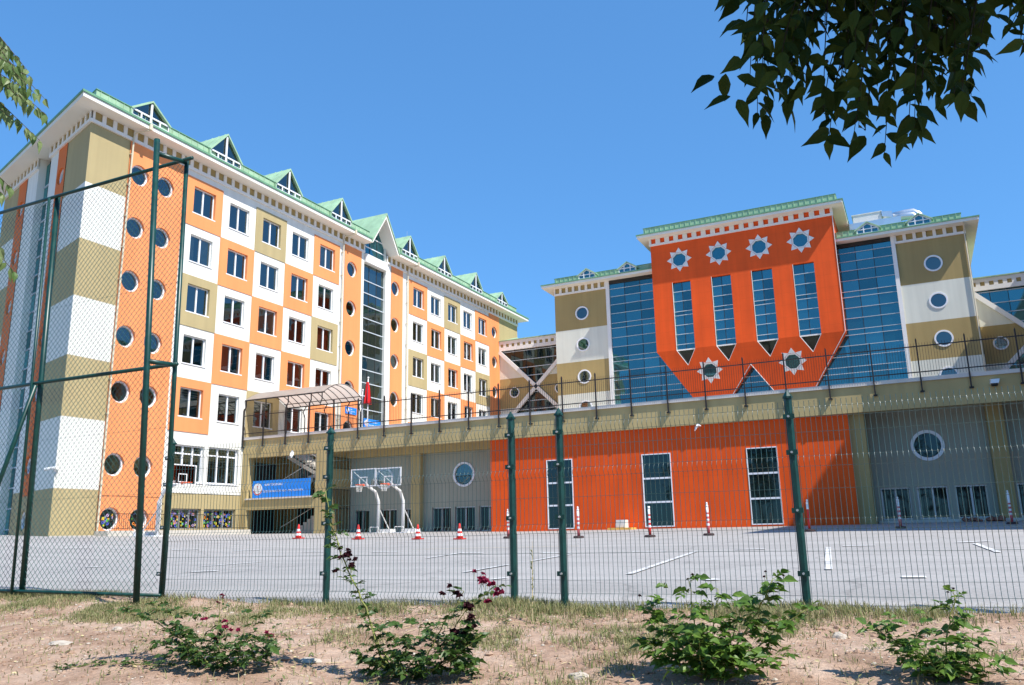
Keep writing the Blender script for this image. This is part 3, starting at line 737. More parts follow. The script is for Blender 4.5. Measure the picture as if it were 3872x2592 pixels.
tr.tube([(XB+.02, YO-.02, 27.2), (XB+.02, YO-.02, ZF), FS(xt2, zt, .02)], .035, 4); tr.tube([FS(xt2, zt, .03), FS(apx, apz, .03)], .035, 4); tr.tube([FS(apx, apz, .03), FS(xt, zt, .03)], .03, 4)
tr.build('edge_trim', ['trim'], RB)
for (a, b), t in zip(fx, tips):
    zz = [ZF, 16.95, 17.93, 18.83, 19.78, 20.17, 21.17, 22.13, 23.06]
    go = glazing(RB, FO, a, b, zz, [a, (a+b)/2, b], -.24, 'strip_window', 'curtainwall', .026)
    p = MB(); p.poly([FS(a, ZF, -.22), FS(t, 14.93, -.22), FS(b, ZF, -.22)]); p.build('tip_pane', ['darkglass'], go, recalc=False)
    p = MB(); p.fbox(FO, a, b, ZF-.06, ZF+.05, -.28, -.1); p.tube([FS(a, ZF, .0), FS(t, 14.93, .0)], .035, 4); p.tube([FS(b, ZF, .0), FS(t, 14.93, .0)], .022, 4)
    p.tube([FO(a+.02, ZF, 0), FO(a+.02, 23.06, 0)], .03, 4); p.build('trim', ['trim'], go)
def star(fr, cx, cz):
    s_ = MB(); n = 8
    for k in range(n):
        a = math.pi/2+k*math.pi/4
        R0, R1 = .80, 1.20; h = math.pi/8
        pts = [(cx+R0*math.cos(a-h), cz+R0*math.sin(a-h)), (cx+R1*math.cos(a), cz+R1*math.sin(a)), (cx+R0*math.cos(a+h), cz+R0*math.sin(a+h))]
        p3 = [Vector(fr(u, v, .006)) for u, v in pts]; of_ = Vector(fr(0, 10, .05))-Vector(fr(0, 10, 0))
        s_.prism(p3, of_)
    s_.ring(fr, cx, cz, .66, .77, -.15, .03, 8, 0, math.pi/8)
    so_ = s_.build('star_window', ['trim'], RB)
    p = MB(); p.poly([fr(u, v, -.12) for u, v in circ(cx, cz, .72, 8, math.pi/8)]); p.build('pane', ['curtainwall'], so_, recalc=False)
for x, z in stars: star(FO, x, z)
for x, z in st2: star(FS, x, z)
# cornices
co = MB()
cornice(co, FR, -32.12, -26.42, 23.92, h=.56); co.build('cornice', ['trim'], RB); co = MB(); cornice(co, FR, .43, 5.9, 23.92, h=.56)
co.build('cornice', ['trim'], RB)
co = MB(); cornice(co, FO, XA-.1, XB+.1, 27.05, step=.9, wb=.45, h=.6); co.build('cornice', ['trim'], RB)
# eaves and roofs
def flatroof(par, x0, x1, y0, y1, z, o, up, inset, ribs=True):
    e = MB(); e.box(x0-o, x1+o, y0-o, y1+o, z, z+.24); e.build('eaves', ['soffit'], par)
    e = MB(); e.box(x0-o-.07, x1+o+.07, y0-o-.07, y1+o+.07, z+.245, z+.36); e.build('gutter', ['roofdark'], par)
    r = MB(); a, b, c_, d_ = x0-o+inset, x1+o-inset, y0-o+inset, y1+o-inset
    r.box(a, b, c_, d_, z+.355, z+.36+up); r.box(a-.05, b+.05, c_-.05, d_+.05, z+.362+up, z+.40+up, 1)
    k = a+.2
    while k < b: r.box(k-.02, k+.02, c_-.045, c_, z+.36, z+.355+up); k += .5
    k = c_+.2
    while k < d_: r.box(b, b+.045, k-.02, k+.02, z+.36, z+.355+up); k += .5
    return r.build('roof', ['roof', 'roofdark'], par)
# the eaves stop at the orange front on both sides
for x0, x1 in ((-32.12, -20.2), (-5.2, 5.9)):
    e = MB(); L_ = x0 < -20
    a, b = (x0-1.03, XA-.02) if L_ else (XB+.02, x1+1.03)
    e.box(a, b, Y1-1.03, 92, 24.68, 24.92); e.build('eaves', ['soffit'], RB)
    e = MB(); e.box(a-(.07 if L_ else 0), b+(0 if L_ else .07), Y1-1.1, 92.07, 24.925, 25.03); e.build('gutter', ['roofdark'], RB)
    a2, b2 = (x0+.3, XA-.02) if L_ else (XB+.02, x1-.2)
    r = MB(); r.box(a2, b2, Y1-.55, 91, 25.025, 25.62); r.box(a2-(.05 if L_ else 0), b2+(0 if L_ else .05), Y1-.6, 91, 25.622, 25.66, 1)
    k = a2+.15
    while k < b2: r.box(k-.02, k+.02, Y1-.6, Y1-.55, 25.03, 25.62); k += .5
    r.build('roof', ['roof', 'roofdark'], RB)
for c_ in (-28.1, -23.78, -1.6, 2.5):
    dm = MB(); w_ = .93; zs0, ze, zp = 25.0, 25.5, 26.0
    Fd = lambda u, v, d: (u, Y1-.75-d, v)
    for sg in (-1, 1):
        dm.prism([Fd(c_+sg*(w_+.14), ze-.06, .3), Fd(c_, zp+.12, .3), Fd(c_, zp, .3), Fd(c_+sg*(w_+.14), ze-.18, .3)], (0, 4, 0))
        dm.box(c_+sg*w_-.05, c_+sg*w_+.05, Y1-1.0, Y1+1.5, 25.03, ze)
    do = dm.build('dormer', ['roof'], RB)
    p = MB(); p.poly([Fd(c_-w_+.05, 25.04, .12), Fd(c_+w_-.05, 25.04, .12), Fd(c_+w_-.05, ze-.05, .12), Fd(c_, zp-.04, .12), Fd(c_-w_+.05, ze-.05, .12)]); p.build('pane', ['curtainwall'], do, recalc=False)
    f = MB()
    for u in (-w_+.08, -.32, .32, w_-.08): f.fbox(Fd, c_+u-.045, c_+u+.045, 25.04, (ze if abs(u) > .5 else zp-.26), .13, .2)
    f.fbox(Fd, c_-w_+.05, c_+w_-.05, 25.4, 25.48, .13, .195); f.fbox(Fd, c_-w_+.05, c_+w_-.05, 25.04, 25.11, .13, .195)
    for sg in (-1, 1): f.bar(Fd(c_+sg*(w_-.06), ze-.08, .17), Fd(c_, zp-.07, .17), .07)
    f.build('dormer_frame', ['pvc'], do)
flatroof(RB, XA, XB, YO, 87.5, 27.76, 1.03, .72, .55)
for a, b in ((-26.05, XA), (XB, .1)):
    dk = MB(); dk.fbox(FR, a, b, 24.3, 24.67, -.1, .1); dk.build('shadow_band', ['dark'], RB)  # dark strip above the glass, standing in for the shadow of the eaves
dp = MB(); dp.tube([FR(5.78, 24.6, .9), FR(5.8, 24.3, .25), FR(5.8, 24, .1), FR(5.8, -1, .1)], .06, 6); dp.build('downpipe', ['pipe'], RB)
# rooftop ventilation plant
vu = thing('ventilation_unit', 'pale cabinet with shiny bent aluminium ducts on the roof right of the orange front', 'ventilation', (0, 82, 25.8))
v = MB(); v.box(-2.85, -.4, 80, 82.5, 26.6, 28.5); v.box(-2.95, -.3, 79.95, 82.6, 28.5, 28.58); v.build('cabinet', ['unit'], vu)
v = MB(); v.box(-3.2, 1.2, 79.2, 79.9, 26.9, 27.5)
v.prism([(-.35, 79.9, 28.5), (.55, 79.9, 28.35), (.55, 79.9, 27.75), (-.35, 79.9, 28.0)], (0, 1.2, 0)); v.build('duct', ['metalsheet'], vu)
v = MB(); v.tube([(.6, 81, 28.1), (1.6, 81, 28.2), (2.3, 81, 28.2), (2.7, 81, 27.9), (2.75, 81, 26.6)], .42, 14); v.build('duct', ['metalsheet'], vu, smooth=True)
v = MB(); v.tube([(.9, 79.6, 27.3), (1.3, 79.6, 27.5), (2.2, 79.6, 27.45), (2.45, 79.6, 27.0), (2.45, 79.6, 26)], .36, 14); v.build('duct', ['metalsheet'], vu, smooth=True)
v = MB()
for x in (-2.6, -1.6, .4, 1.9): v.tube([(x, 79.5, 25.6), (x, 79.5, 27)], .04, 5)
v.build('support', ['iron'], vu)

# ================================================================== link bridges left and right of it
def bridge(name, label, x0, x1, xc, mirror):
    B_ = thing(name, label, 'link bridge', ((x0+x1)/2, 81, 0))
    mx = (lambda u: 2*xc-u) if mirror else (lambda u: u)
    F = lambda u, v, d: FB(mx(u), v, d)
    # local layout is that of the left bridge: hourglass of glass between two striped triangles
    ax, az = -36.62, 15.52                        # crossing point
    TL, TR = (-41.05, 19.75), (-32.2, 19.75); BL, BRt = (-41.05, 11.3), (-32.2, 11.3)
    TL, TR, BL, BRt = (-41.1, 19.85), (-32.1, 19.95), (-40.9, 11.3), (-32.3, 11.3)
    def lx(z, side):                              # x of the diagonal at height z
        P, Q = ((TL if z > az else BL), (ax, az)) if side < 0 else ((TR if z > az else BRt), (ax, az))
        return P[0]+(Q[0]-P[0])*(z-P[1])/(Q[1]-P[1])
    wl = MB()
    for side, xe in ((-1, -41.14), (1, -32.0)):
        zz = [(20.2, 16.72, 0), (16.72, 13.35, 1), (13.35, 11.3, 0), (11.3, -1, 0)]
        for z1, z0, m_ in zz:
            zs_ = sorted({z1, z0} | ({az} if z0 < az < z1 else set()), reverse=True)
            pts = [(lx(min(max(z, 11.3), 19.85), side), z) for z in zs_]
            outer = [(xe, z0), (xe, z1)]+pts if side < 0 else [(xe, z0), (xe, z1)]+pts
            h = []
            if m_ == 1:
                cu = -39.33 if side < 0 else -33.85
                h = [circ(cu, 15.1, .58)]
            wl.sheet(F, outer, h, m_, 0, .2)
    wl.box(*sorted((mx(-41.14), mx(-32))), 81.9, 88, -1, 20.9, 2)
    wl.build('wall', ['offwhite', 'olive', 'room'], B_)
    for cu in (-39.33, -33.85): round_window(F, B_, cu, 15.1, .58, .2, .1, proud=True)
    br = MB()
    for P in (TL, TR, BL, BRt):
        d_ = Vector((ax-P[0], az-P[1])).normalized(); n_ = Vector((-d_.y, d_.x))*.2
        e = Vector((ax, az))
        br.prism([F(P[0]+n_.x, P[1]+n_.y, .02), F(P[0]-n_.x, P[1]-n_.y, .02), F(e.x-n_.x, e.y-n_.y, .02), F(e.x+n_.x, e.y+n_.y, .02)], (0, -.22, 0))
    br.build('brace', ['trim'], B_)
    zs = [6, 7, 8, 9, 10, 11.3, 12.2, 13.1, 14.05, 15.0, 15.95, 16.9, 17.85, 18.75, 19.8, 20.2]
    us = [-41.0, -39.4, -37.9, -36.5, -35.0, -33.6, -32.1]
    a, b = sorted((mx(us[0]), mx(us[-1]))); uu = sorted(mx(u) for u in us)
    glazing(B_, FB, a, b, zs, uu, -.22, 'glazing', 'curtainwall' if mirror else 'darkglass', .035)
    co = MB(); a, b = sorted((mx(-41.1), mx(-32.1)))
    co.fbox(FB, a, b, 19.95, 20.35, -.1, .14); co.fbox(FB, a, b, 20.72, 21.05, -.1, .14)
    n = 13
    for k in range(n+1):
        x = a+(b-a)*k/n; co.fbox(FB, max(a, x-.17), min(b, x+.17), 20.35, 20.72, -.1, .13)
    co.build('cornice', ['trim'], B_)
    fr_ = MB(); fr_.fbox(FB, a, b, 20.3, 20.76, -.1, .05); fr_.build('frieze', ['olive'], B_)
    r = MB(); r.box(a, b, 80.75, 88, 21.06, 21.16); r.build('roof', ['roof'], B_)
    if not mirror:
        r = MB(); r.prism([(-40.9, 80.9, 21.17), (-38.8, 80.9, 21.17), (-39.2, 81.6, 21.5)], (0, 3, 0)); r.build('roof_hatch', ['roof'], B_)
    return B_
bridge('link_bridge', 'glazed link with crossed white braces between the long building and the terrace block', -41.14, -32.1, 0, False)
bridge('link_bridge', 'shaded glazed link at the right edge with one white diagonal brace', 5.9, 14, -13.1, True)

# ================================================================== the mirrored wing just outside the frame on the right (it throws the big shadow)
XR = 13.75
def FW(u, v, d): return (XR-d, u, v)
RW = thing('school_building', 'opposite wing of the school beyond the right edge, same orange and white chequered facade', 'building', (XR, 57, 0))
wl = MB(); pn = MB()
C1 = (XR, 27.6); E2 = (XR+.9563*16.1, 27.6+.2924*16.1)
for r in range(5):
    for ub, st in ((35.76, 3.234), (62.36, 3.23)):
        for k in range(5):
            ch = {'O': 2, 'W': 0, 'V': 4}[PAT[r][k]]; u0 = ub+k*st; z1, z0 = ROWT[r], ROWT[r+1]
            wl.sheet(FW, rect(u0, u0+st, z0, z1), [rect(u0+.72, u0+st-.64, z1-2.43, z1-.57)], ch, 0, .25)
            pn.poly([FW(u0+.72, z1-2.43, -.22), FW(u0+st-.64, z1-2.43, -.22), FW(u0+st-.64, z1-.57, -.22), FW(u0+.72, z1-.57, -.22)])
for u0, u1, m_ in ((27.6, 31.4, 4), (31.4, 35.6, 2), (35.6, 35.76, 0), (51.93, 52.6, 0), (52.6, 55.3, 2), (58.57, 61.3, 2), (61.3, 62.36, 0), (78.51, 85.8, 2)): wl.sheet(FW, rect(u0, u1, -1, 24.65), [], m_)
for ub in (35.76, 62.36): wl.sheet(FW, rect(ub, ub+16.17, 23.5, 24.65), [], 0); wl.sheet(FW, rect(ub, ub+16.17, -1, 6.55), [], 0)
for k in range(7): wl.poly([(*C1, ZB[k+1]), (*E2, ZB[k+1]), (*E2, ZB[k]), (*C1, ZB[k])], [4, 0, 4, 0, 4, 0, 4][k])
wl.poly([(*E2, -1), (E2[0], 85.8, -1), (E2[0], 85.8, 24.65), (*E2, 24.65)], 0); wl.poly([(XR, 85.8, -1), (E2[0], 85.8, -1), (E2[0], 85.8, 24.65), (XR, 85.8, 24.65)], 0)
wl.build('wall', WALLM, RW)
pn.poly([FW(55.3, 5, -.2), FW(58.57, 5, -.2), FW(58.57, 24.6, -.2), FW(55.3, 24.6, -.2)])
pn.build('pane', ['darkglass'], RW, recalc=False)
FT2 = [(XR, 85.8), C1, E2, (E2[0], 85.8)]
e = MB(); e.prism([(x, y, 24.66) for x, y in offset_poly(FT2, 1.03)], (0, 0, .28)); e.build('eaves', ['soffit'], RW)
e = MB(); e.prism([(x, y, 24.95) for x, y in offset_poly(FT2, .1)], (0, 0, 1.0)); e.build('roof', ['roof'], RW)

# ================================================================== the terrace building in front
PB = thing('terrace_building', 'sandy podium with recessed bays, orange middle wall and stair bay, carrying the terrace', 'building', (-13, 44, 0))
w_ = MB()
w_.box(-41.1, 14, YT, YT+.45, 5.22, 6.45)                       # parapet beam
# stair bay front
w_.box(-41.1, -40.57, YT, YT+.5, -.8, 5.22); w_.box(-34.83, -33.9, YT, YT+.5, -.8, 5.22); w_.box(-40.57, -34.83, YT+.01, YT+.5, 1.76, 2.42)
w_.build('wall', ['podium'], PB)
w_ = MB(); w_.box(-41.1, 14, YT-.09, YT+.5, 6.452, 6.63); w_.box(-40.65, -34.75, YT-.1, YT+.3, 2.423, 2.52); w_.build('coping', ['coping'], PB)
# terrace floor with the stair well left open
w_ = MB()
for x0, x1, y0, y1 in ((-41.1, 14, 46.3, 80.7), (-34.9, 14, YT+.45, 46.3), (-41.1, -40.2, YT+.45, 46.3), (-40.2, -34.9, YT+.45, 43.2)): w_.box(x0, x1, y0, y1, 5.55, 5.9)
w_.build('terrace_floor', ['concrete'], PB)
# orange middle wall with three tall windows
ow = [(-18.72, -17.15), (-13.18, -11.6), (-7.72, -6.2)]
FOW = lambda u, v, d: (u, YT+.28-d, v)
w_ = MB(); w_.sheet(FOW, rect(-22.25, -2.8, -.8, 5.3), [rect(a, b, .1, 3.88) for a, b in ow], 0, 0, .2)
for x in (-22.25, -2.8): w_.poly([(x, YT+.28, -.8), (x, YREC+.4, -.8), (x, YREC+.4, 5.3), (x, YT+.28, 5.3)])
k = -21.6
w_.build('orange_wall', ['orange2'], PB)
for k, (a, b) in enumerate(ow):
    f = window(FOW, PB, a, b, .1, 3.88, .05, (), (.335, .66), .05, None, False, 'darkglass')
# recessed walls
rb = [(-33.45, -32.3), (-31.42, -30.2), (-29.85, -28.95), (-27.55, -26.2), (-25.9, -24.5), (-24.2, -22.85)]
rb2 = [(-1.82, -.52), (-.22, 1.1), (1.4, 2.74), (3.95, 5.3)]
w_ = MB()
w_.sheet(FREC, rect(-33.9, -22.25, -.8, 5.6), [circ(-31.16, 3.53, .68), circ(-25.25, 3.53, .74)]+[rect(a, b, .08, 1.58) for a, b in rb], 0, 0, .2); w_.build('recessed_wall', ['recess'], PB); w_ = MB()
w_.sheet(FREC, rect(-2.8, 14, -.8, 5.6), [circ(.5, 3.68, .72)]+[rect(a, b, .2, 1.73) for a, b in rb2], 0, 0, .2)
w_.build('recessed_wall', ['recess'], PB)
w_ = MB(); w_.poly([(-33.9, YT+.5, -.8), (-33.9, YREC, -.8), (-33.9, YREC, 5.55), (-33.9, YT+.5, 5.55)])
w_.build('side_wall', ['podium'], PB)
for a in ((-28.85, -28.15, YREC-.45, YREC-.02, -.8, 4.94), (3.1, 3.8, YREC-.6, YREC-.02, -.8, 5.5), (-2.79, -2.1, YT+.5, YREC-.02, -.8, 5.5), (4.9, 5.6, YREC-.6, YREC-.02, -.8, 5.5)):
    w_ = MB(); w_.box(*a); w_.build('pier', ['olive' if a[0] > -3 else 'podium'], PB)  # beige pier beside the orange wall gets darker olive to imitate its shade
w_ = MB(); w_.box(-33.89, -22.3, YREC-.5, YREC-.03, 4.95, 5.545); w_.build('beam', ['podium'], PB)
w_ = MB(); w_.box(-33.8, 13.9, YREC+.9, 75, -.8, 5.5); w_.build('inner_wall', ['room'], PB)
st = MB(); st.box(-33.8, -22.3, YREC-.35, YREC-.02, -.8, .06); st.build('plinth', ['concrete'], PB); st = MB(); st.box(-2.0, 14, YREC-.9, YREC-.02, -.8, .17); st.build('plinth', ['concrete'], PB)
round_window(FREC, PB, -31.16, 3.53, .68, .2, .1, proud=True); round_window(FREC, PB, -25.25, 3.53, .74, .2, .1, proud=True); round_window(FREC, PB, .5, 3.68, .72, .2, .13, paneM='darkglass', proud=True)
for (a, b), z0, z1 in [(p, .08, 1.58) for p in rb]+[(p, .2, 1.73) for p in rb2]:
    f = window(FREC, PB, a, b, z0, z1, .18, (.5,), (), .07, None, False, 'darkglass', 'steel')
    g = MB()
    x = a+.12
    while x < b-.05:
        g.bar(FREC(x, z0+.05, -.03), FREC(x, z1-.05, -.03), .018); x += .125
    g.bar(FREC(a, z0+.12, -.03), FREC(b, z0+.12, -.03), .02); g.bar(FREC(a, z1-.12, -.03), FREC(b, z1-.12, -.03), .02)
    g.build('grille', ['iron'], f)
# inside of the stair bay
w_ = MB(); w_.box(-41.1, -33.95, 46.6, 46.9, -.8, 5.55); w_.box(-41.1, -33.95, YT+.5, 46.6, 2.15, 2.4); w_.poly([(-33.95, YT+.5, -.8), (-33.95, 46.6, -.8), (-33.95, 46.6, 5.55), (-33.95, YT+.5, 5.55)])
w_.build('stair_well', ['podium'], PB)
for a in ((X0+.01, X0+.08, 43.4, 45.4, 2.42, 5.0), (X0+.01, X0+.08, 43.4, 45.4, -.3, 1.9), (-39.9, -38.0, 46.52, 46.62, 2.42, 4.9), (-39.9, -37.5, 46.5, 46.62, -.3, 2.0)):
    w_ = MB(); w_.box(*a); w_.build('door', ['dark'], PB)
sp = MB()
n = 11
for k in range(n):                                   # upper flight comes down to the right, lower one runs back to the left
    x = -39.6+k*.32; z = 5.8-k*.165; sp.box(x, x+.36, 44.9, 46.3, z-.17, z)
    x2 = -36.1-k*.32; z2 = 3.9-k*.15; sp.box(x2-.36, x2, 43.4, 44.7, z2-.16, z2)
sp.prism([(-39.6, 44.9, 5.6), (-36.1, 44.9, 3.8), (-36.1, 44.9, 3.55), (-39.6, 44.9, 5.3)], (0, 1.4, 0)); sp.box(-36.1, -34.0, 43.4, 46.3, 3.75, 3.95)
sp.prism([(-39.6, 43.4, 2.3), (-36.1, 43.4, 3.75), (-36.1, 43.4, 3.5), (-39.3, 43.4, 2.15)], (0, 1.3, 0))
for k in range(8): sp.box(-36.0-k*.3, -35.66-k*.3, 43.6, 45.2, -.3, 1.5-k*.2)
sp.build('staircase', ['concrete'], PB)
hr = MB(); hr.tube([(-39.6, 43.38, 3.3), (-36.1, 43.38, 4.85)], .03, 5); hr.tube([(-39.6, 44.88, 6.6), (-36.1, 44.88, 4.8)], .03, 5)
for k in range(12):
    x = -39.5+k*.3; hr.tube([(x, 43.38, 2.35+(x+39.6)*.43), (x, 43.38, 3.3+(x+39.6)*.44)], .012, 4); hr.tube([(x, 44.88, 5.75-(x+39.6)*.51), (x, 44.88, 6.6-(x+39.6)*.51)], .012, 4)
hr.tube([(-38.6, 43.38, .6), (-35.6, 43.38, 2.0)], .025, 5)
hr.build('handrail', ['steel'], PB)
bl = MB()
for k in range(14): bl.bar((-33.84, YT+.7+k*.12, 4.25), (-33.84, YT+.7+k*.12, 4.95), .02)
bl.bar((-33.84, YT+.55, 4.25), (-33.84, YREC-.1, 4.25), .03); bl.bar((-33.84, YT+.55, 4.95), (-33.84, YREC-.1, 4.95), .03)
for k in range(18): bl.bar((-33.84, YT+.6+k*.11, .1), (-33.84, YT+.6+k*.11, 2.9), .02)
bl.bar((-33.84, YT+.55, 1.7), (-33.84, YREC-.1, 1.7), .03); bl.bar((-33.84, YT+.55, 2.9), (-33.84, YREC-.1, 2.9), .03)
bl.build('side_grille', ['iron'], PB)
# the tall black railing bolted to the face of the terrace
TRL = thing('terrace_railing', 'tall black iron railing with pointed pickets bolted along the terrace edge', 'railing', (-13, YT, 6))
YRL = YT-.13
posts = [-41.05, -39.28, -37.34, -35.4, -33.4]+[-31.47+2.002*k for k in range(21)]
for k, x in enumerate(posts):
    m_ = MB(); top = 8.38 if k > 4 else 8.5
    m_.box(x-.03, x+.03, YRL-.05, YRL+.05, 5.98, top); m_.box(x-.09, x+.09, YRL-.05, YT, 5.92, 5.99)
    m_.prism([(x-.035, YRL-.05, top), (x+.035, YRL-.05, top), (x, YRL-.05, top+.10)], (0, .1, 0))
    m_.build('post', ['iron'], TRL)
for a, b in zip(posts[:-1], posts[1:]):
    m_ = MB(); n = max(8, round((b-a)/.115))
    m_.box(a+.036, b-.036, YRL-.02, YRL+.02, 8.06, 8.11); m_.box(a+.036, b-.036, YRL-.02, YRL+.02, 6.84, 6.89)
    for k in range(1, n):
        x = a+(b-a)*k/n; m_.tube([(x, YRL, 6.68), (x, YRL, 8.2), (x, YRL, 8.28)], [.009, .009, .002], 4)
    m_.build('picket_panel', ['iron'], TRL)
# arched canopy
CN = thing('canopy', 'arched translucent canopy on dark steel ribs over the terrace stairs', 'canopy', (-37.7, 44.2, 5.9))
ya, yb = YT-.05, 46.35; arc = []
for k in range(13):
    t = k/12; y = ya+(yb-ya)*t; arc.append((y, 9.22+.80*math.sin(math.pi*t)**.9))
cn = MB()
for k in range(12):
    (y0, z0), (y1, z1) = arc[k], arc[k+1]; cn.poly([(-41.1, y0, z0), (-34.3, y0, z0), (-34.3, y1, z1), (-41.1, y1, z1)])
m = bpy.data.materials.new('polycarbonate'); m.use_nodes = True; n = m.node_tree.nodes; l = m.node_tree.links
b_ = n['Principled BSDF']; b_.inputs['Base Color'].default_value = (.62, .55, .50, 1); b_.inputs['Roughness'].default_value = .3
t_ = n.new('ShaderNodeBsdfTranslucent'); t_.inputs[0].default_value = (.66, .58, .52, 1); x_ = n.new('ShaderNodeMixShader'); x_.inputs[0].default_value = .6
l.new(b_.outputs[0], x_.inputs[1]); l.new(t_.outputs[0], x_.inputs[2]); l.new(x_.outputs[0], n['Material Output'].inputs[0]); M['poly'] = m
cn.build('roof_sheet', ['poly'], CN, recalc=False)
for k in range(12):
    x = -41.05+k*.611; r_ = MB(); r_.tube([(x, y, z-.03) for y, z in arc], .025, 4); r_.build('rib', ['iron'], CN)
e_ = MB(); e_.box(-41.1, -34.25, ya-.03, ya+.03, 9.13, 9.21)
e_.build('edge_beam', ['iron'], CN); e_ = MB(); e_.box(-41.1, -34.25, yb-.03, yb+.03, 9.13, 9.21); e_.build('edge_beam', ['iron'], CN)
e_ = MB(); e_.box(-41.1, -34.25, arc[11][0]-.02, arc[11][0]+.02, arc[11][1]-.09, arc[11][1]-.04); e_.build('purlin', ['iron'], CN)
for x in (-41.05, -39.28, -37.34, -35.4, -34.5):
    c_ = MB(); c_.tube([(x, YRL, 8.45), (x, YT+.02, 8.75), (x, YT, 9.15)], .04, 5); c_.build('support', ['iron'], CN)
for x in (-41.0, -39.3, -37.4, -35.4, -34.4):
    c_ = MB(); c_.tube([(x, 46.2, 5.9), (x, 46.2, 8.3), (x, 46.0, 8.7), (x, 46.3, 9.15)], .04, 5); c_.build('support', ['iron'], CN)
sg = MB()
for k in range(24): sg.bar((-34.4, 42.8+k*.14, 6.0), (-34.4, 42.8+k*.14, 7.9), .02)
sg.bar((-34.4, 42.7, 7.8), (-34.4, 46.2, 7.8), .03); sg.bar((-34.4, 42.7, 6.1), (-34.4, 46.2, 6.1), .03); sg.build('side_screen', ['iron'], CN)
# flag poles and flag
for x, top, lb in ((-32.6, 9.35, 'shorter bare white flagpole with a ball tip on the terrace beside the red flag'), (-32.18, 10.15, 'taller white flagpole on the terrace carrying the red flag')):
    t = thing('flagpole', lb, 'flagpole', (x, 44, 5.9), 'flagpoles on the terrace')
    m_ = MB(); m_.tube([(x, 44, 5.9), (x, 44, top)], [.05, .035], 8); m_.build('pole', ['hoopw'], t, smooth=True)
    m_ = MB(); m_.lathe([(.01, -.07), (.06, -.04), (.07, 0), (.06, .04), (.01, .07)], 10, 0, (x, 44, top+.05)); m_.build('finial', ['hoopw'], t, smooth=True)
    m_ = MB(); m_.lathe([(.16, 0), (.16, .03), (.07, .06)], 10, 0, (x, 44, 5.9)); m_.build('foot', ['steel'], t)
fl = MB(); nu, nv = 12, 10
for j in range(nv+1):
    for i in range(nu+1):
        a = i/nu; b__ = j/nv
        wdt = .10+.32*b__**.7; x = -32.2-.02+(a-.45)*wdt*1.5; y = 43.95+.10*math.sin(a*14+b__*2)*(.3+b__); z = 9.9-1.42*b__-.12*a*b__
        fl.v.append((x, y, z))
for j in range(nv):
    for i in range(nu):
        p = j*(nu+1)+i; fl.f.append((p, p+1, p+nu+2, p+nu+1)); fl.m.append(0)
tag(fl.build('flag', ['flag'], None, True, False), 'limp red flag hanging in folds from the taller pole', 'flag')
# signs
def text(body, size, fr, u, v, d, par, m='signw', al='LEFT'):
    cu = bpy.data.curves.new('lettering', 'FONT'); cu.body = body; cu.size = size; cu.extrude = .004; cu.align_x = al
    o = bpy.data.objects.new('lettering', cu); COL.objects.link(o)
    bpy.context.view_layer.update(); me = bpy.data.meshes.new_from_object(o.evaluated_get(bpy.context.evaluated_depsgraph_get()))
    bpy.data.objects.remove(o); off = Vector(par.location) if par.parent is None else Vector(par.parent.location)
    for vv in me.vertices:
        q = Vector(fr(u+vv.co.x, v+vv.co.y, d+vv.co.z)); vv.co = q-off
    me.materials.clear(); me.materials.append(M[m]); ob = bpy.data.objects.new('lettering', me); COL.objects.link(ob); ob.parent = par; return ob
def emblem(fr, par, cu, cv, r, d):
    e = MB(); e.poly([fr(x, y, d) for x, y in circ(cu, cv, r, 28)])
    for k in range(14):
        a0, a1 = math.pi*(1.08+.84*k/14), math.pi*(1.08+.84*(k+1)/14)
        e.poly([fr(cu+r*q*math.cos(a), cv+r*q*math.sin(a), d+.006) for q, a in ((.80, a0), (.95, a0), (.95, a1), (.80, a1))], 1)
    e.poly([fr(cu+r*.1*math.cos(t), cv+r*.42+r*.13*math.sin(t), d+.006) for t in [i*.785 for i in range(8)]], 1)
    e.fbox(fr, cu-r*.04, cu+r*.04, cv-r*.8, cv+r*.2, d+.004, d+.007, 2)
    for sgn in (-1, 1): e.poly([fr(cu, cv-r*.15, d+.006), fr(cu+sgn*r*.5, cv+.0, d+.006), fr(cu+sgn*r*.5, cv+r*.06, d+.006), fr(cu, cv-r*.08, d+.006)], 2)
    e.build('emblem', ['signw', 'signr', 'steel'], par, recalc=False)
def sign(name, label, fr, u0, u1, v0, v1, d, lines, er, face='blue', eu=None):
    c_ = fr((u0+u1)/2, v0, d); t = thing(name, label, 'sign', c_)
    b = MB(); b.fbox(fr, u0, u1, v0, v1, d-.06, d); b.build('panel', [face], t)
    if er: emblem(fr, t, eu, (v0+v1)/2, er, d+.005)
    for body, sz, u, v in lines: text(body, sz, fr, u, v, d+.004, t)
    return t
FSB = lambda u, v, d: (u, YT+.1-d, v)
sign('school_sign', 'wide blue sign with a round emblem and white lettering in the stair bay', FSB, -40.15, -35.3, 2.54, 3.66, .04,
     [('ALBA TOROHALE', .20, -39.15, 3.30), ('İZZETİ BORSA FEN YURT - TML MESPANMA', .172, -39.2, 2.88)], .40, 'blue', -39.68)
sign('wall_sign', 'small blue sign with a white emblem on the orange strip of the long building', FL, 53.14, 54.58, 9.62, 10.17, .12, [('ALBA', .13, 53.72, 9.97), ('TOROHALE', .12, 53.72, 9.8), ('YURT', .12, 53.72, 9.66)], .2, 'blue', 53.42)
FG = lambda u, v, d: FL(u, v, d)
sign('window_sign', 'blue sign with a white emblem low in the tall stair glazing behind the flagpoles', FL, 55.7, 58.05, 8.75, 9.52, .05, [('ALBA TOROHALE', .15, 56.4, 9.22), ('FEN YURT - TML', .16, 56.4, 8.95)], .28, 'blue', 56.05)
FP = lambda u, v, d: (u, 45-d, v)
t = sign('banner', 'pink banner with dark lettering above a pale fence at the far left edge', FP, -73.4, -69.97, 3.05, 4.05, 0, [], 0, 'pink')
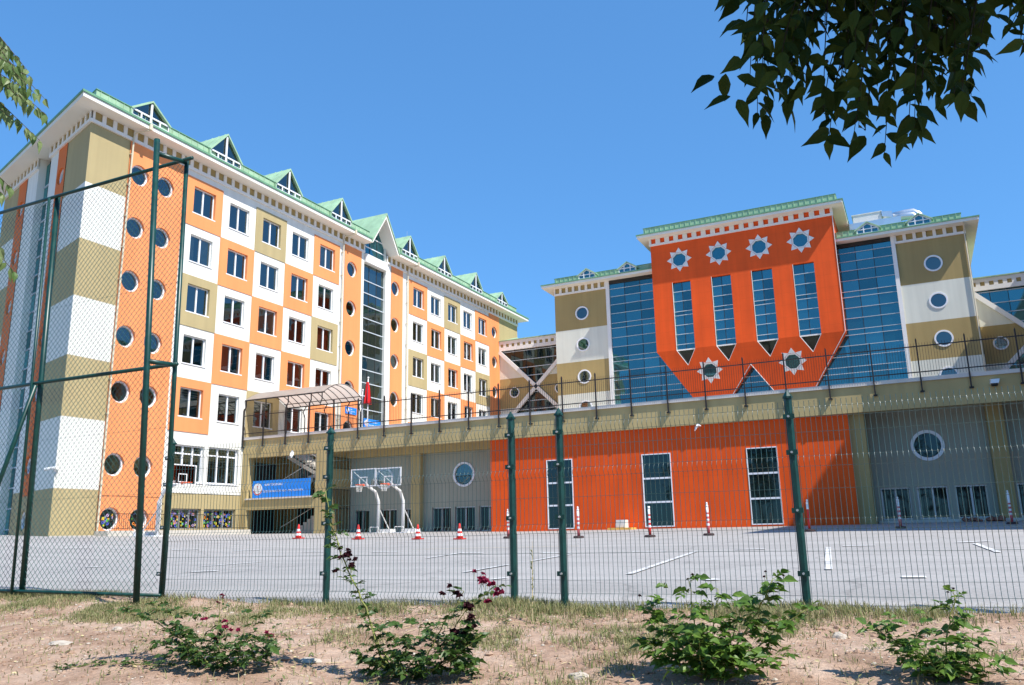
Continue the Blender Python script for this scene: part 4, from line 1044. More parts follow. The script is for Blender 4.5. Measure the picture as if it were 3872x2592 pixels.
text('EKİN EĞİTİM', .36, FP, -72.2, 3.6, .004, t, 'dark'); text('EĞİTEKLİ', .40, FP, -72.2, 3.18, .004, t, 'dark'); emblem(FP, t, -72.8, 3.55, .36, .005)
fp = MB()
for x in (-73.2, -70.2): fp.tube([(x, 45.05, .2), (x, 45.05, 3.1)], .05, 6)
fp.build('leg', ['steel'], t)
ft = thing('pale_fence', 'pale metal fence under the pink banner at the far left', 'fence', (-76, 45.3, .5))
m_ = MB()
for k in range(70): m_.bar((-82+k*.17, 45.3, .5), (-82+k*.17, 45.3, 2.6), .05)
m_.build('slat_panel', ['metalsheet'], ft)
m_ = MB(); m_.box(-82, -70.2, 45.33, 45.36, 2.3, 2.9); m_.box(-82, -70.2, 45.26, 45.29, .7, .8); m_.build('rail', ['metalsheet'], ft)
# lamp on the terrace face, power box at its foot, rubble in the right bay
t = thing('wall_lamp', 'white hooded lamp on the shaded terrace face near the right edge', 'lamp', (3.48, YT, 6.1))
m_ = MB(); m_.prism([(3.32, YT, 6.27), (3.36, YT-.3, 6.22), (3.30, YT-.42, 6.02), (3.30, YT, 6.02)], (.33, 0, 0)); m_.build('hood', ['hoopw'], t)
m_ = MB(); m_.box(3.35, 3.58, YT-.36, YT-.02, 5.93, 6.02); m_.build('lens', ['dark'], t)
t = thing('utility_box', 'small pale utility box on a yellow concrete base against the orange wall', 'box', (-14.3, 41.85, -.05))
m_ = MB(); m_.box(-14.95, -13.65, 41.55, 42.38, -.35, .10); m_.build('base', ['yellowp'], t)
m_ = MB(); m_.box(-14.58, -14.05, 41.8, 42.3, .101, .5); m_.box(-14.55, -14.08, 41.785, 41.8, .13, .47); m_.build('cabinet', ['unit'], t)
m_ = MB()
for k in range(22): 
    x = 1.5+rnd.random()*1.8; y = 43.2+rnd.random()*.4; r_ = rnd.uniform(.06, .17); m_.lathe([(r_*.5, 0), (r_, r_*.4), (r_*.7, r_), (r_*.1, r_*1.2)], 6, 0, (x, y, -.02+rnd.random()*.12))
struct(m_.build('rubble', ['rubble']), 'stuff')

# ================================================================== basketball hoops
def hoop(label, loc, rz, h):
    t = thing('basketball_hoop', label, 'basketball hoop', loc, 'basketball hoops in the courtyard', rz)
    L_ = Vector(loc); MBl = lambda: MB()
    def put(mb, name, ms, smooth=False):
        o = mb.build(name, ms, None, smooth); o.parent = t; return o
    # local: board faces -y, pole behind
    m_ = MB(); m_.tube([(0, 1.6, .1), (0, 1.6, h-.95), (0, 1.25, h-.35), (0, .15, h+.05)], [.105, .10, .085, .075], 10); put(m_, 'pole', ['hoopw'], True)
    m_ = MB(); m_.box(-.9, .9, -.03, .03, h-.1, h-.04); m_.box(-.9, .9, -.03, .03, h+.9, h+.96); m_.box(-.9, -.84, -.029, .029, h-.04, h+.9); m_.box(.84, .9, -.029, .029, h-.04, h+.9)
    for a, b, c__, d in ((-.29, .29, h+.02, h+.07), (-.29, .29, h+.43, h+.48), (-.29, -.24, h+.07, h+.43), (.24, .29, h+.07, h+.43)): m_.box(a, b, -.025, -.012, c__, d)
    m_.tube([(-.8, .04, h+.85), (0, .9, h-.15)], .028, 5); m_.tube([(.8, .04, h+.85), (0, .9, h-.15)], .028, 5)
    bo = put(m_, 'backboard_frame', ['hoopw'])
    m_ = MB(); m_.box(-.84, .84, -.008, .008, h-.04, h+.9); o = m_.build('backboard', ['acrylic']); o.parent = t
    m_ = MB(); m_.ring(lambda u, v, d: (u, v, h+d), 0, -.40, .215, .245, -.015, .015, 24); m_.box(-.11, .11, -.17, -.03, h-.06, h+.04); put(m_, 'rim', ['rim'])
    m_ = MB(); n = 12
    for k in range(n):
        for sgn in (-1, 1):
            a = 2*math.pi*k/n; pts = []
            for j in range(5):
                q = j/4; r_ = .225*(1-.42*q); an = a+sgn*q*1.05; pts.append((r_*math.cos(an), -.40+r_*math.sin(an), h-.42*q))
            m_.tube(pts, .006, 3, 0, False)
    put(m_, 'net', ['net'])
    m_ = MB(); m_.box(-.55, .55, 1.2, 1.3, 0, .1); m_.box(-.55, .55, 2.9, 3.0, 0, .1); m_.box(-.55, -.45, 1.3, 2.9, 0, .1); m_.box(.45, .55, 1.3, 2.9, 0, .1); m_.box(-.1, .1, 1.3, 2.9, .0, .11)
    m_.tube([(-.3, 1.18, .1), (-.3, 1.18, .42), (.3, 1.18, .42), (.3, 1.18, .1)], .025, 5); m_.tube([(0, 1.6, h*.55), (0, 2.9, .1)], .035, 5); m_.box(-.45, .45, 2.2, 2.85, .1, .3)
    put(m_, 'base', ['hoopw']); return t
hoop('white basketball hoop, left of the pair, in front of the recessed bay', (-29.83, 40.5, .02), 0, 2.88)
hoop('white basketball hoop, right of the pair, before the round window', (-28.04, 40.5, .02), 0, 2.86)
hoop('lone basketball hoop half hidden behind the green fence post, before the white wall', (-35.0, 31.62, .1), R(90), 2.78)

# ================================================================== cones and delineator posts
def ground_at(x, y, dz=.0): return (x, y, gz(x, y)+.012+dz)
cone_lbl = ['red and white traffic cone farthest left, before the stair bay', 'red and white traffic cone below the left basketball hoop', 'red and white traffic cone left of the round window bay windows', 'red and white traffic cone nearest the orange wall']
c0 = None
for (x, y), lb in zip([(-26.1, 30.54), (-22.74, 30.58), (-20.04, 31.25), (-17.4, 30.33)], cone_lbl):
    if c0 is None:
        c0 = thing('traffic_cone', lb, 'traffic cone', ground_at(x, y), 'traffic cones in the courtyard')
        h = .64
        m_ = MB(); m_.box(-.2, .2, -.2, .2, 0, .045); m_.build('base', ['red']).parent = c0
        m_ = MB(); rr = lambda z: .155-.125*z/h
        zs = [.045, .14, .24, .33, .43, .52, h, h+.01]
        m_.lathe([(rr(z), z) for z in zs[:-1]]+[(.012, h+.005)], 16, 0, (0, 0, 0), [0, 1, 0, 1, 0, 0, 0]); m_.build('body', ['red', 'refl'], None, True).parent = c0
    else: dup(c0, ground_at(x, y), lb)
def delineator(lb, loc, kind, h=1.08):
    t = thing('delineator_post', lb, 'delineator', loc, 'delineator posts along the building')
    m_ = MB(); m_.lathe([(.20, 0), (.20, .05), (.17, .075), (.07, .08)], 14); m_.build('base', ['rubber']).parent = t
    m_ = MB(); z = [.08, .34, .42, .50, .58, .66, .74, .80, h-.10]; 
    cols = {'ball': [0, 1, 0, 1, 0, 1, 0, 1], 'flat': [2, 1, 2, 1, 2, 1, 2, 1], 'solid': [2, 2, 2, 2, 2, 2, 2, 1]}[kind]
    m_.lathe([(.052-.006*i/8, q) for i, q in enumerate(z)], 12, 0, (0, 0, 0), cols); m_.build('tube', ['redl', 'refl', 'red'], None, True).parent = t
    m_ = MB()
    if kind == 'flat': m_.lathe([(.05, h-.10), (.05, h), (.02, h+.005)], 12)
    else: m_.lathe([(.046, h-.10), (.046, h-.02), (.018, h), (.034, h+.03), (.034, h+.06), (.008, h+.085)], 12)
    m_.build('cap', ['refl'], None, True).parent = t
    return t
delineator('striped post with a ball tip, right of the first tall window', ground_at(-11.79, 29.54), 'ball')
delineator('striped post with a flat top, in front of the second tall window', ground_at(-8.92, 29.23), 'flat')
delineator('striped ball-tipped post before the orange wall, right of the second tall window', ground_at(-6.98, 29.95), 'ball')
delineator('striped post hidden behind the fence post, only its dark base showing', ground_at(-15.23, 30.49), 'ball')
delineator('solid red post with a white cap at the tip of the ground shadow', ground_at(-3.86, 32.53), 'solid')
delineator('striped post standing in the shade before the barred windows', ground_at(-.86, 34.39), 'ball')
delineator('striped post in the shade at the far right edge', ground_at(2.97, 37.46), 'ball', 1.2)

# ================================================================== foreground bank
from mathutils import noise as mn
def gd(x, y):
    z = -.76-.098*(8.6-min(y, 8.6))
    z += .03+.05*mn.noise((x*.8, y*.8, 3.1))+.022*mn.noise((x*2.7, y*2.7, 1.7))+.010*mn.noise((x*9, y*9, .3))
    z += (max(0, min(1, (y-6.6)/1.6)))*(-.085*max(0, min(1, (x+8.6)/2.4))+.07*math.exp(-((x+4.25)/.35)**2)+.03*math.exp(-((x+1.1)/.4)**2))
    z += .018*abs(mn.noise((x*5, y*5, 7.7)))
    e = 8.98+.07*(x+1)+.10*mn.noise((x*1.3, .2, 8.8))
    if x < -9.2: e = 8.4+.05*mn.noise((x*1.3, .2, 8.8))
    if y > e-.25: z -= (y-(e-.25))*.25
    if y > e: z -= (y-e)*1.2
    return z
mb = MB(); nx, ny = 260, 150
xa, xb, ya_, yb_ = -17.0, 4.5, 3.2, 9.15
for j in range(ny+1):
    for i in range(nx+1):
        x = xa+(xb-xa)*i/nx; y = ya_+(yb_-ya_)*j/ny; mb.v.append((x, y, gd(x, y)))
for j in range(ny):
    for i in range(nx):
        p = j*(nx+1)+i; mb.f.append((p, p+1, p+nx+2, p+nx+1)); mb.m.append(0)
mb.v += [(-60, 3.2, -1.29), (30, 3.2, -1.29), (30, -25, -1.9), (-60, -25, -1.9), (-60, 8.1, -1.0), (-17, 8.1, -1.0), (-17, 3.2, -1.29), (4.5, 3.2, -1.29), (4.5, 9, -.9), (30, 9, -.9)]
q = len(mb.v)-10; mb.f += [(q, q+1, q+2, q+3), (q, q+6, q+5, q+4), (q+7, q+1, q+9, q+8)]; mb.m += [0]*3
struct(mb.build('dirt_bank', ['dirt'], smooth=True))
# dry grass, thick along the fence, in tufts further down
gr = MB()
def blade(x, y, h, lean, yaw, wd):
    z = gd(x, y); dx, dy = math.cos(yaw), math.sin(yaw); sx, sy = -dy*wd, dx*wd
    a, b = (x+dx*lean*.35, y+dy*lean*.35, z+h*.6), (x+dx*lean, y+dy*lean, z+h)
    gr.poly([(x-sx, y-sy, z-.01), (x+sx, y+sy, z-.01), (a[0]+sx*.7, a[1]+sy*.7, a[2]), (a[0]-sx*.7, a[1]-sy*.7, a[2])]); i = len(gr.v)
    gr.v.append(b); gr.f.append((i-1, i-2, i)); gr.m.append(0)
g = random.Random(3); cnt = 0
while cnt < 52000:
    x = g.uniform(-14, 2); y = g.uniform(4.6, 8.95)
    nn = mn.noise((x*.9, y*1.1, 5.5))+.5*mn.noise((x*3, y*3, 2.2))
    edge_ = (y-6.3)/2.4+ (.12 if -8 < x < -2 else 0)
    if g.random() > max(.03, min(1, edge_*1.0+nn*1.7-.30)): continue
    cnt += 1
    blade(x, y, g.uniform(.03, .10)*(1.15 if y > 8 else .75), g.uniform(.0, .09), g.uniform(0, 6.28), g.uniform(.0022, .005))
struct(gr.build('grass', ['grass'], recalc=False), 'stuff')
wd_ = MB()
for k in range(900):                                  # low broad-leaved weeds
    x = g.uniform(-12, 1.6); y = g.uniform(5.0, 8.5)
    if g.random() > .25+.7*max(0, mn.noise((x*.7, y*.9, 9.1))+ (y-6)/4): continue
    for j in range(g.randint(4, 11)):
        a = g.uniform(0, 6.28); L_ = g.uniform(.025, .07); px, py = x+g.gauss(0, .05), y+g.gauss(0, .04)
        wd_.leaf((px, py, gd(px, py)+g.uniform(.0, .03)), (math.cos(a), math.sin(a), g.uniform(.2, 1.1)), (0, 0, 1), L_, L_*.3)
struct(wd_.build('weeds', ['weed'], recalc=False), 'stuff')
pb = MB()
for k in range(2600):
    x = g.uniform(-13, 1.8); y = g.uniform(4.7, 8.4); r_ = g.uniform(.004, .012)*(1 if g.random() < .93 else 2.2); z = gd(x, y)
    pb.lathe([(r_*.5, -r_*.3), (r_, r_*.2), (r_*.4, r_*.7)], 5, 0, (x, y, z))
struct(pb.build('pebbles', ['stone'], recalc=False), 'stuff')
cl = MB()
for k in range(2600):
    x = g.uniform(-13, 1.8); y = g.uniform(4.7, 8.6); r_ = g.uniform(.008, .022)*(1 if g.random() < .9 else 1.9); z = gd(x, y); n5 = g.randint(5, 7); j_ = [g.uniform(.7, 1.25) for _ in range(4)]
    cl.lathe([(r_*.8*j_[0], -r_*.4), (r_*j_[1], r_*.15), (r_*.7*j_[2], r_*.55*j_[3]), (r_*.2, r_*.75)], n5, 0, (x, y, z))
struct(cl.build('soil_clods', ['dirt'], recalc=False), 'stuff')
dl = MB()
for k in range(900):                                  # withered leaves and straw litter
    x = g.uniform(-12, 1.7); y = g.uniform(4.8, 8.6); a = g.uniform(0, 6.28); L_ = g.uniform(.02, .05)
    dl.leaf((x, y, gd(x, y)+.006), (math.cos(a), math.sin(a), g.uniform(-.1, .4)), (g.gauss(0, .4), g.gauss(0, .4), 1), L_, L_*.55)
struct(dl.build('leaf_litter', ['straw'], recalc=False), 'stuff')
tw = MB()
for k in range(260):
    x = g.uniform(-12, 1.6); y = g.uniform(5, 8.3); a = g.uniform(0, 6.28); L_ = g.uniform(.06, .3)
    p0 = (x, y, gd(x, y)+.008); x1, y1 = x+L_*math.cos(a), y+L_*math.sin(a); tw.tube([p0, (x1, y1, gd(x1, y1)+.012)], .0025, 3)
struct(tw.build('dry_stalks', ['straw'], recalc=False), 'stuff')
def stone(label, x, y, sx, sy, sz, sd):
    q = random.Random(sd); m_ = MB(); n = 10
    bm = bmesh.new(); bmesh.ops.create_icosphere(bm, subdivisions=3, radius=1)
    for v in bm.verts:
        s_ = 1+.28*mn.noise(v.co*1.6+Vector((sd, 0, 0)))+.1*mn.noise(v.co*5); v.co = Vector((v.co.x*s_*sx, v.co.y*s_*sy, max(-.3, v.co.z*s_)*sz))
    me = bpy.data.meshes.new('stone'); bm.to_mesh(me); bm.free(); me.materials.append(M['stone'])
    o = bpy.data.objects.new('stone', me); COL.objects.link(o); o.location = (x, y, gd(x, y)); tag(o, label, 'stone', 'pale stones in the soil')
stone('flat whitish stone at the left edge of the bank', -7.9, 5.75, .15, .08, .03, 1)
stone('small pale stone higher up the left bank', -7.95, 6.45, .06, .05, .03, 2)
stone('pale stone at the bottom edge between the two middle rose bushes', -2.35, 5.78, .09, .06, .035, 3)
stone('small grey stone near the fence at right', -.75, 7.55, .06, .05, .045, 4)
stone('flat pale stone right of the leftmost rose bush', -4.75, 5.75, .11, .07, .025, 5)

# ================================================================== green mesh fence
FP_ = [(-9.2, 8.10), (-6.68, 8.36), (-4.17, 8.47), (-3.585, 8.51), (-1.12, 8.68), (1.38, 8.85), (3.85, 9.0)]
FN = thing('mesh_fence', 'green welded wire mesh fence with capped posts in front of the courtyard', 'fence', (-4, 8.5, -.8))
for x, y in FP_:
    m_ = MB(); m_.tube([(x, y, -1.2), (x, y, 1.27)], .041, 8)
    m_.prism([(x-.042, y-.042, 1.27), (x+.042, y-.042, 1.27), (x+.042, y+.042, 1.27), (x-.042, y+.042, 1.27)], (0, 0, .02))
    m_.lathe([(.05, 1.27), (.05, 1.29), (.004, 1.36)], 8, 0, (x, y, 0))
    o = m_.build('post', ['fgreen'], FN)
    c_ = MB()
    for z in (-.45, .15, .72, 1.08):
        c_.box(x-.055, x+.055, y-.062, y-.04, z-.025, z+.025); c_.tube([(x, y-.085, z), (x, y-.055, z)], .012, 6, 1)
    c_.build('clip', ['fgreen', 'steel'], o)
HZ = [-.74, -.66, -.52, -.24, -.03, .07, .36, .58, .68, .92, 1.07, 1.17]; FOLD = [(-.70, .054), (.02, .055), (.63, .056), (1.12, .056)]
for (x0, y0), (x1, y1) in zip(FP_[:-1], FP_[1:]):
    m_ = MB(); L_ = math.hypot(x1-x0, y1-y0); n = round(L_/.0505)
    ux, uy = (x1-x0)/L_, (y1-y0)/L_; vx, vy = uy, -ux            # v towards the camera
    sag = rnd.uniform(-.008, .008)
    for k in range(n+1):
        s_ = L_*k/n; bx, by = x0+ux*s_, y0+uy*s_; jit = rnd.gauss(0, .0012)
        pts = [(bx, by, -.80)]
        for zc, dz in FOLD:
            for q in (-1.1, -.92, -.12, .12, .92, 1.1): dd = .042*(1-min(1, abs(q))); pts.append((bx+vx*dd+ux*jit, by+vy*dd+uy*jit, zc+dz*q))
        pts.append((bx, by, 1.235)); m_.tube(pts, .0028, 5, 0, False)
    for z in HZ:
        m_.tube([(x0+ux*L_*t/6+vx*.006, y0+uy*L_*t/6+vy*.006, z+sag*math.sin(t*.52)) for t in range(7)], .0025, 4, 0, False)
    m_.build('wire_panel', ['wire'], FN, True, True)
for lb, (x, y, z), k in (('scrap of white plastic caught high on the mesh fence, left of centre', (-7.2, 8.26, 1.08), 0), ('torn white plastic strip caught on the mesh fence, right of centre', (-2.03, 8.55, 1.06), 1)):
    m_ = MB(); q = random.Random(k+4)
    for j in range(3 if k else 2):
        a = (-1.9, -.5, -1.4)[j] if k else (-1.5, -1.65)[j]; L_ = (.075, .05, .04)[j] if k else .10
        w2 = .010 if k else .018; d_ = Vector((math.cos(a), 0, math.sin(a))); n_ = Vector((-d_.z, .4, d_.x))
        b0 = Vector((x+.002*j, y-.02-.004*j, z))
        for i in range(4):
            t0, t1 = i/4, (i+1)/4; f0, f1 = math.sin(math.pi*(t0*.85+.12)), math.sin(math.pi*(t1*.85+.12))
            p0, p1 = b0+d_*L_*t0+Vector((0, .012*math.sin(5*t0+j), 0)), b0+d_*L_*t1+Vector((0, .012*math.sin(5*t1+j), 0))
            m_.poly([p0-n_*w2*f0, p0+n_*w2*f0, p1+n_*w2*f1, p1-n_*w2*f1])
    tag(m_.build('plastic_scrap', ['plastic'], None, False, False), lb, 'litter')
# ================================================================== tall chain link ball fence
CF_ = thing('chain_link_fence', 'tall green chain link ball fence with pipe posts and rails at the left', 'fence', (-11, 8.05, -.7))
yC = 8.06
m_ = MB(); m_.tube([(-9.14, yC, -1), (-9.29, yC, 5.55)], .033, 8); m_.build('post', ['fgreen'], CF_, True)
m_ = MB(); m_.tube([(-9.06, 7.6, -1), (-9.40, 7.6, 5.68)], .042, 10); m_.build('post', ['fgreen'], CF_, True)
m_ = MB(); m_.tube([(-12.02, yC, -1), (-12.22, yC, 5.55)], .042, 10); m_.tube([(-12.12, yC-.09, -1), (-12.30, yC-.09, 5.5)], .022, 6); m_.build('post', ['fgreen'], CF_, True)
m_ = MB(); m_.tube([(-15.0, yC, -1), (-15.0, yC, 5.6)], .058, 10); m_.build('post', ['fgreen'], CF_, True)
for z, r_ in ((5.52, .028), (2.40, .028), (-.70, .024)):
    m_ = MB(); m_.tube([(-15.4, yC-.05, z), (-12.1, yC-.05, z+.0), (-9.12, yC-.05, z-.02)], r_, 8); m_.build('rail', ['fgreen'], CF_, True)
for z in (5.46, 2.36):
    xs0 = -9.39 if z > 4 else -9.22; m_ = MB(); m_.tube([(xs0, 7.6, z), (-9.29 if z > 4 else -9.21, yC, z+.02)], .034, 8); m_.build('rail', ['fgreen'], CF_, True)
m_ = MB(); m_.tube([(-12.1, yC-.1, 2.36), (-13.35, yC-.1, -.6)], .033, 8); m_.build('brace', ['fgreen'], CF_, True)
lk = MB(); xa2, xb2, za, zb2 = -15.4, -9.24, -.68, 5.5; p_ = .105; sl_ = .95
n = int(((xb2-xa2)+(zb2-za)/sl_)/p_)
for sg in (1, -1):
    for k in range(n):
        # line z = za + sl*(x-x0)*sg
        x0 = (xa2-(zb2-za)/sl_+k*p_) if sg > 0 else (xa2+k*p_)
        a = (x0, za); b = (x0+sg*(zb2-za)/sl_, zb2)
        (ax_, az_), (bx_, bz_) = (a, b)
        def clip(P, Q):
            (x1_, z1_), (x2_, z2_) = P, Q
            if x1_ < xa2: z1_ += (xa2-x1_)*(z2_-z1_)/(x2_-x1_); x1_ = xa2
            if x1_ > xb2: z1_ += (xb2-x1_)*(z2_-z1_)/(x2_-x1_); x1_ = xb2
            return x1_, z1_
        if max(a[0], b[0]) <= xa2 or min(a[0], b[0]) >= xb2: continue
        P, Q = clip(a, b), clip(b, a)
        lk.tube([(P[0], yC+.004*sg, P[1]), (Q[0], yC-.004*sg, Q[1])], .0034, 3, 0, False)
for z in (.6, 1.5, 3.6): lk.tube([(xa2, yC, z), (xb2, yC, z+.01)], .002, 3, 0, False)
lk.build('chain_link', ['link'], CF_, True, False)

# ================================================================== rose bushes
def rose(label, base, canes, nfill, spread, flowers, dark, seed, lsize=.060):
    q = random.Random(seed); bx, by = base; bz = gd(bx, by)-.02
    t = thing('rose_bush', label, 'rose bush', (bx, by, bz), 'rose bushes on the bank')
    st = MB(); lf = MB()
    def spray(p, d, n=5, sc=1.0):
        """compound rose leaf: a short stalk with leaflets"""
        d = Vector(d).normalized(); p = Vector(p); L_ = q.uniform(.05, .09)*sc; e = p+d*L_+Vector((0, 0, -.01))
        st.tube([p, e], .0016, 3, 0, False); sd = d.cross(Vector((0, 0, 1)));
        if sd.length < .1: sd = Vector((1, 0, 0))
        sd.normalize(); up = Vector((q.gauss(0, .5), q.gauss(0, .5)-.25, 1))
        ls = lsize*sc*q.uniform(.75, 1.3)
        lf.leaf(e, d+Vector((0, 0, q.uniform(-.5, .1))), up, ls, ls*.66)
        for f in ((.45, 1), (.45, -1), (.85, 1), (.85, -1))[:n-1]:
            lf.leaf(p+d*L_*f[0], d*.5+sd*f[1]+Vector((0, 0, q.uniform(-.5, .3))), up+Vector((q.gauss(0, .3), q.gauss(0, .3), 0)), ls*.85, ls*.56)
    def cane(pts, r0, leaves, sc=1.0):
        P = [Vector(p) for p in pts]; S_ = []
        for i in range(len(P)-1):
            for k in range(6): S_.append(P[i].lerp(P[i+1], k/6)+Vector((q.gauss(0, .006), q.gauss(0, .006), q.gauss(0, .004))))
        S_.append(P[-1]); st.tube(S_, [r0*(1-.65*i/len(S_)) for i in range(len(S_))], 5)
        for i, p in enumerate(S_):
            if i/len(S_) < .12: continue
            for _ in range(leaves if q.random() < .8 else 1):
                a = q.uniform(0, 6.28); spray(p, (math.cos(a), math.sin(a)*.8, q.uniform(-.2, .7)), q.choice((3, 5, 5)), sc)
    for pts, r0, lv, sc in canes: cane([(bx, by, bz)]+pts, r0, lv, sc)
    for _ in range(nfill):
        a = q.uniform(0, 6.28); h = abs(q.gauss(0, .5))*spread[2]+.08; r_ = spread[0]*math.sqrt(q.random())
        p = (bx+spread[3]+r_*math.cos(a), by+spread[1]*math.sqrt(q.random())*math.sin(a), bz+min(h, spread[2]*1.3))
        spray(p, (math.cos(a), math.sin(a), q.uniform(-.3, .6)), 5)
    for (fx_, fz_), nf, m_, rr in flowers:
        fw = MB()
        for _ in range(nf):
            c_ = Vector((fx_+q.gauss(0, .022), by+q.gauss(0, .02), fz_+q.gauss(0, .02)))
            st.tube([c_-Vector((q.gauss(0, .01), 0, .05)), c_], .0018, 3, 0, False)
            for k in range(11):
                a = q.uniform(0, 6.28); e = q.uniform(-.2, 1.2); L_ = rr*q.uniform(.7, 1.2)
                fw.leaf(c_, (math.cos(a)*math.cos(e), math.sin(a)*math.cos(e), math.sin(e)), (q.gauss(0, 1), q.gauss(0, 1), 1), L_, L_*.9, 0, .35)
        fw.build('flower', ['petald' if m_ else 'petal'], t, False, False)
    st.build('stem', ['stem'], t, True, False); lf.build('foliage', ['rosed' if dark else 'rose'], t, False, False)
    return t
y = 5.3
rose('low sprawling rose bush at left with dark red flowers and a long creeping shoot', (-5.34, y),
     [([(-5.584, y, -0.899), (-6.152, y+.05, -0.691), (-6.559, y, -0.606)], .007, 2, 1), ([(-5.584, y-.1, -0.804), (-5.868, y, -0.644), (-6.199, y+.1, -0.568)], .006, 2, 1), ([(-5.963, y-.1, -1.022), (-6.530, y-.15, -1.032), (-7.193, y-.2, -1.126)], .005, 2, .8),
      ([(-5.319, y, -0.852), (-5.338, y, -0.530)], .005, 1, .8), ([(-5.158, y, -0.899), (-5.016, y+.05, -0.776)], .006, 2, 1), ([(-5.016, y, -0.994), (-4.732, y+.1, -0.814)], .006, 2, .9), ([(-5.679, y, -0.928), (-6.057, y, -0.871)], .006, 2, 1), ([(-5.205, y-.1, -0.946), (-4.921, y-.1, -0.928)], .005, 2, .9)],
     125, (.52, .25, .34, .05), [((-5.262, -0.681), 3, 0, .032), ((-5.130, -0.738), 2, 0, .03), ((-4.808, -0.757), 4, 0, .028), ((-5.357, -0.814), 5, 1, .032), ((-5.451, -0.681), 2, 0, .026), ((-5.300, -0.473), 5, 0, .014), ((-5.357, -0.511), 3, 0, .013)], True, 1, .058)
y = 5.5
rose('tall rose bush with one cane climbing past the fence post and withered dark roses', (-3.62, y),
     [([(-3.86, y, -.9), (-4.0, y, -.55), (-4.22, y, -.2), (-4.36, y, .08), (-4.43, y, .36)], .009, 2, .95), ([(-3.9, y+.05, -.85), (-4.08, y+.05, -.5), (-4.2, y, -.26)], .006, 1, 1),
      ([(-3.45, y, -.9), (-3.3, y, -.66), (-3.12, y, -.42)], .007, 1, 1), ([(-3.4, y+.1, -.85), (-3.15, y+.1, -.55), (-2.9, y+.1, -.38)], .006, 1, .9), ([(-3.4, y, -1), (-3.05, y, -.75)], .006, 2, 1),
      ([(-3.75, y, -1), (-4.05, y-.05, -.9)], .005, 2, 1), ([(-3.6, y-.1, -.9), (-3.5, y-.1, -.75)], .005, 2, 1), ([(-3.2, y-.05, -.9), (-2.98, y, -.72)], .006, 2, 1.2)],
     150, (.42, .25, .33, .12), [((-4.22, -.16), 9, 1, .032), ((-4.13, -.22), 5, 1, .032), ((-4.33, -.27), 2, 1, .03), ((-3.27, -.42), 2, 1, .034), ((-3.18, -.44), 3, 1, .034), ((-3.07, -.53), 6, 1, .036), ((-3.05, -.66), 5, 1, .036), ((-3.18, -.72), 5, 1, .034),
      ((-2.98, -.34), 4, 0, .034), ((-2.92, -.38), 4, 0, .034), ((-2.85, -.42), 3, 0, .034), ((-3.0, -.29), 2, 0, .026), ((-2.93, -.5), 3, 0, .03), ((-4.05, -.95), 1, 1, .03)], True, 2, .062)
y = 5.85
rose('full bright green rose bush before the right fence posts, blooms faded', (-1.45, y),
     [([(-1.5, y, -.75), (-1.52, y, -.36)], .008, 2, 1.1), ([(-1.4, y, -.8), (-1.34, y+.05, -.41)], .007, 2, 1.1), ([(-1.25, y, -.8), (-1.05, y, -.5), (-.96, y, -.34)], .009, 2, 1.1), ([(-1.2, y, -.85), (-.95, y, -.65), (-.78, y, -.54)], .007, 2, 1),
      ([(-1.6, y, -.8), (-1.75, y, -.65), (-1.87, y, -.5)], .006, 2, 1), ([(-1.6, y-.1, -.9), (-1.78, y-.1, -.78)], .006, 2, 1.1), ([(-1.2, y-.1, -.95), (-.95, y-.1, -.8)], .006, 2, 1.1), ([(-1.45, y-.15, -.85), (-1.42, y-.15, -.6)], .006, 2, 1.2), ([(-1.3, y+.1, -.8), (-1.18, y+.1, -.48)], .006, 2, 1.1)],
     85, (.36, .26, .46, .03), [((-1.54, -.34), 2, 1, .016), ((-1.0, -.31), 2, 1, .014), ((-.9, -.33), 1, 1, .014), ((-1.88, -.46), 1, 1, .018)], False, 3, .074)
y = 6.15
rose('slender rose bush nearest the right edge with one upright shoot', (-.02, y),
     [([(.0, y, -.85), (.06, y, -.62), (.11, y, -.45)], .008, 2, 1), ([(-.1, y, -.9), (-.25, y, -.78), (-.38, y, -.66)], .006, 2, 1), ([(.1, y, -.9), (.18, y, -.68)], .006, 2, 1), ([(-.05, y-.1, -.9), (-.12, y-.1, -.75)], .006, 2, 1), ([(.12, y, -1), (.25, y, -.9)], .005, 2, 1)],
     46, (.26, .2, .30, .03), [((.1, -.42), 2, 1, .014)], False, 4, .066)
# pale dry weed spike in front of the fence
t = thing('dry_weed', 'single tall pale weed spike standing before the fence', 'weed', (-3.55, 7.6, gd(-3.55, 7.6)))
m_ = MB(); lf = MB(); z0 = gd(-3.55, 7.6)
m_.tube([(-3.55, 7.6, z0), (-3.54, 7.6, z0+.4), (-3.53, 7.6, z0+.78)], [.006, .004, .0015], 5)
for k in range(46):
    a = g.uniform(0, 6.28); z = z0+g.uniform(.12, .72); lf.leaf((-3.54, 7.6, z), (math.cos(a)*.5, math.sin(a)*.5, 1), (1, 0, 0), .04, .014)
m_.build('stem', ['straw'], t); lf.build('foliage', ['weed'], t, False, False)

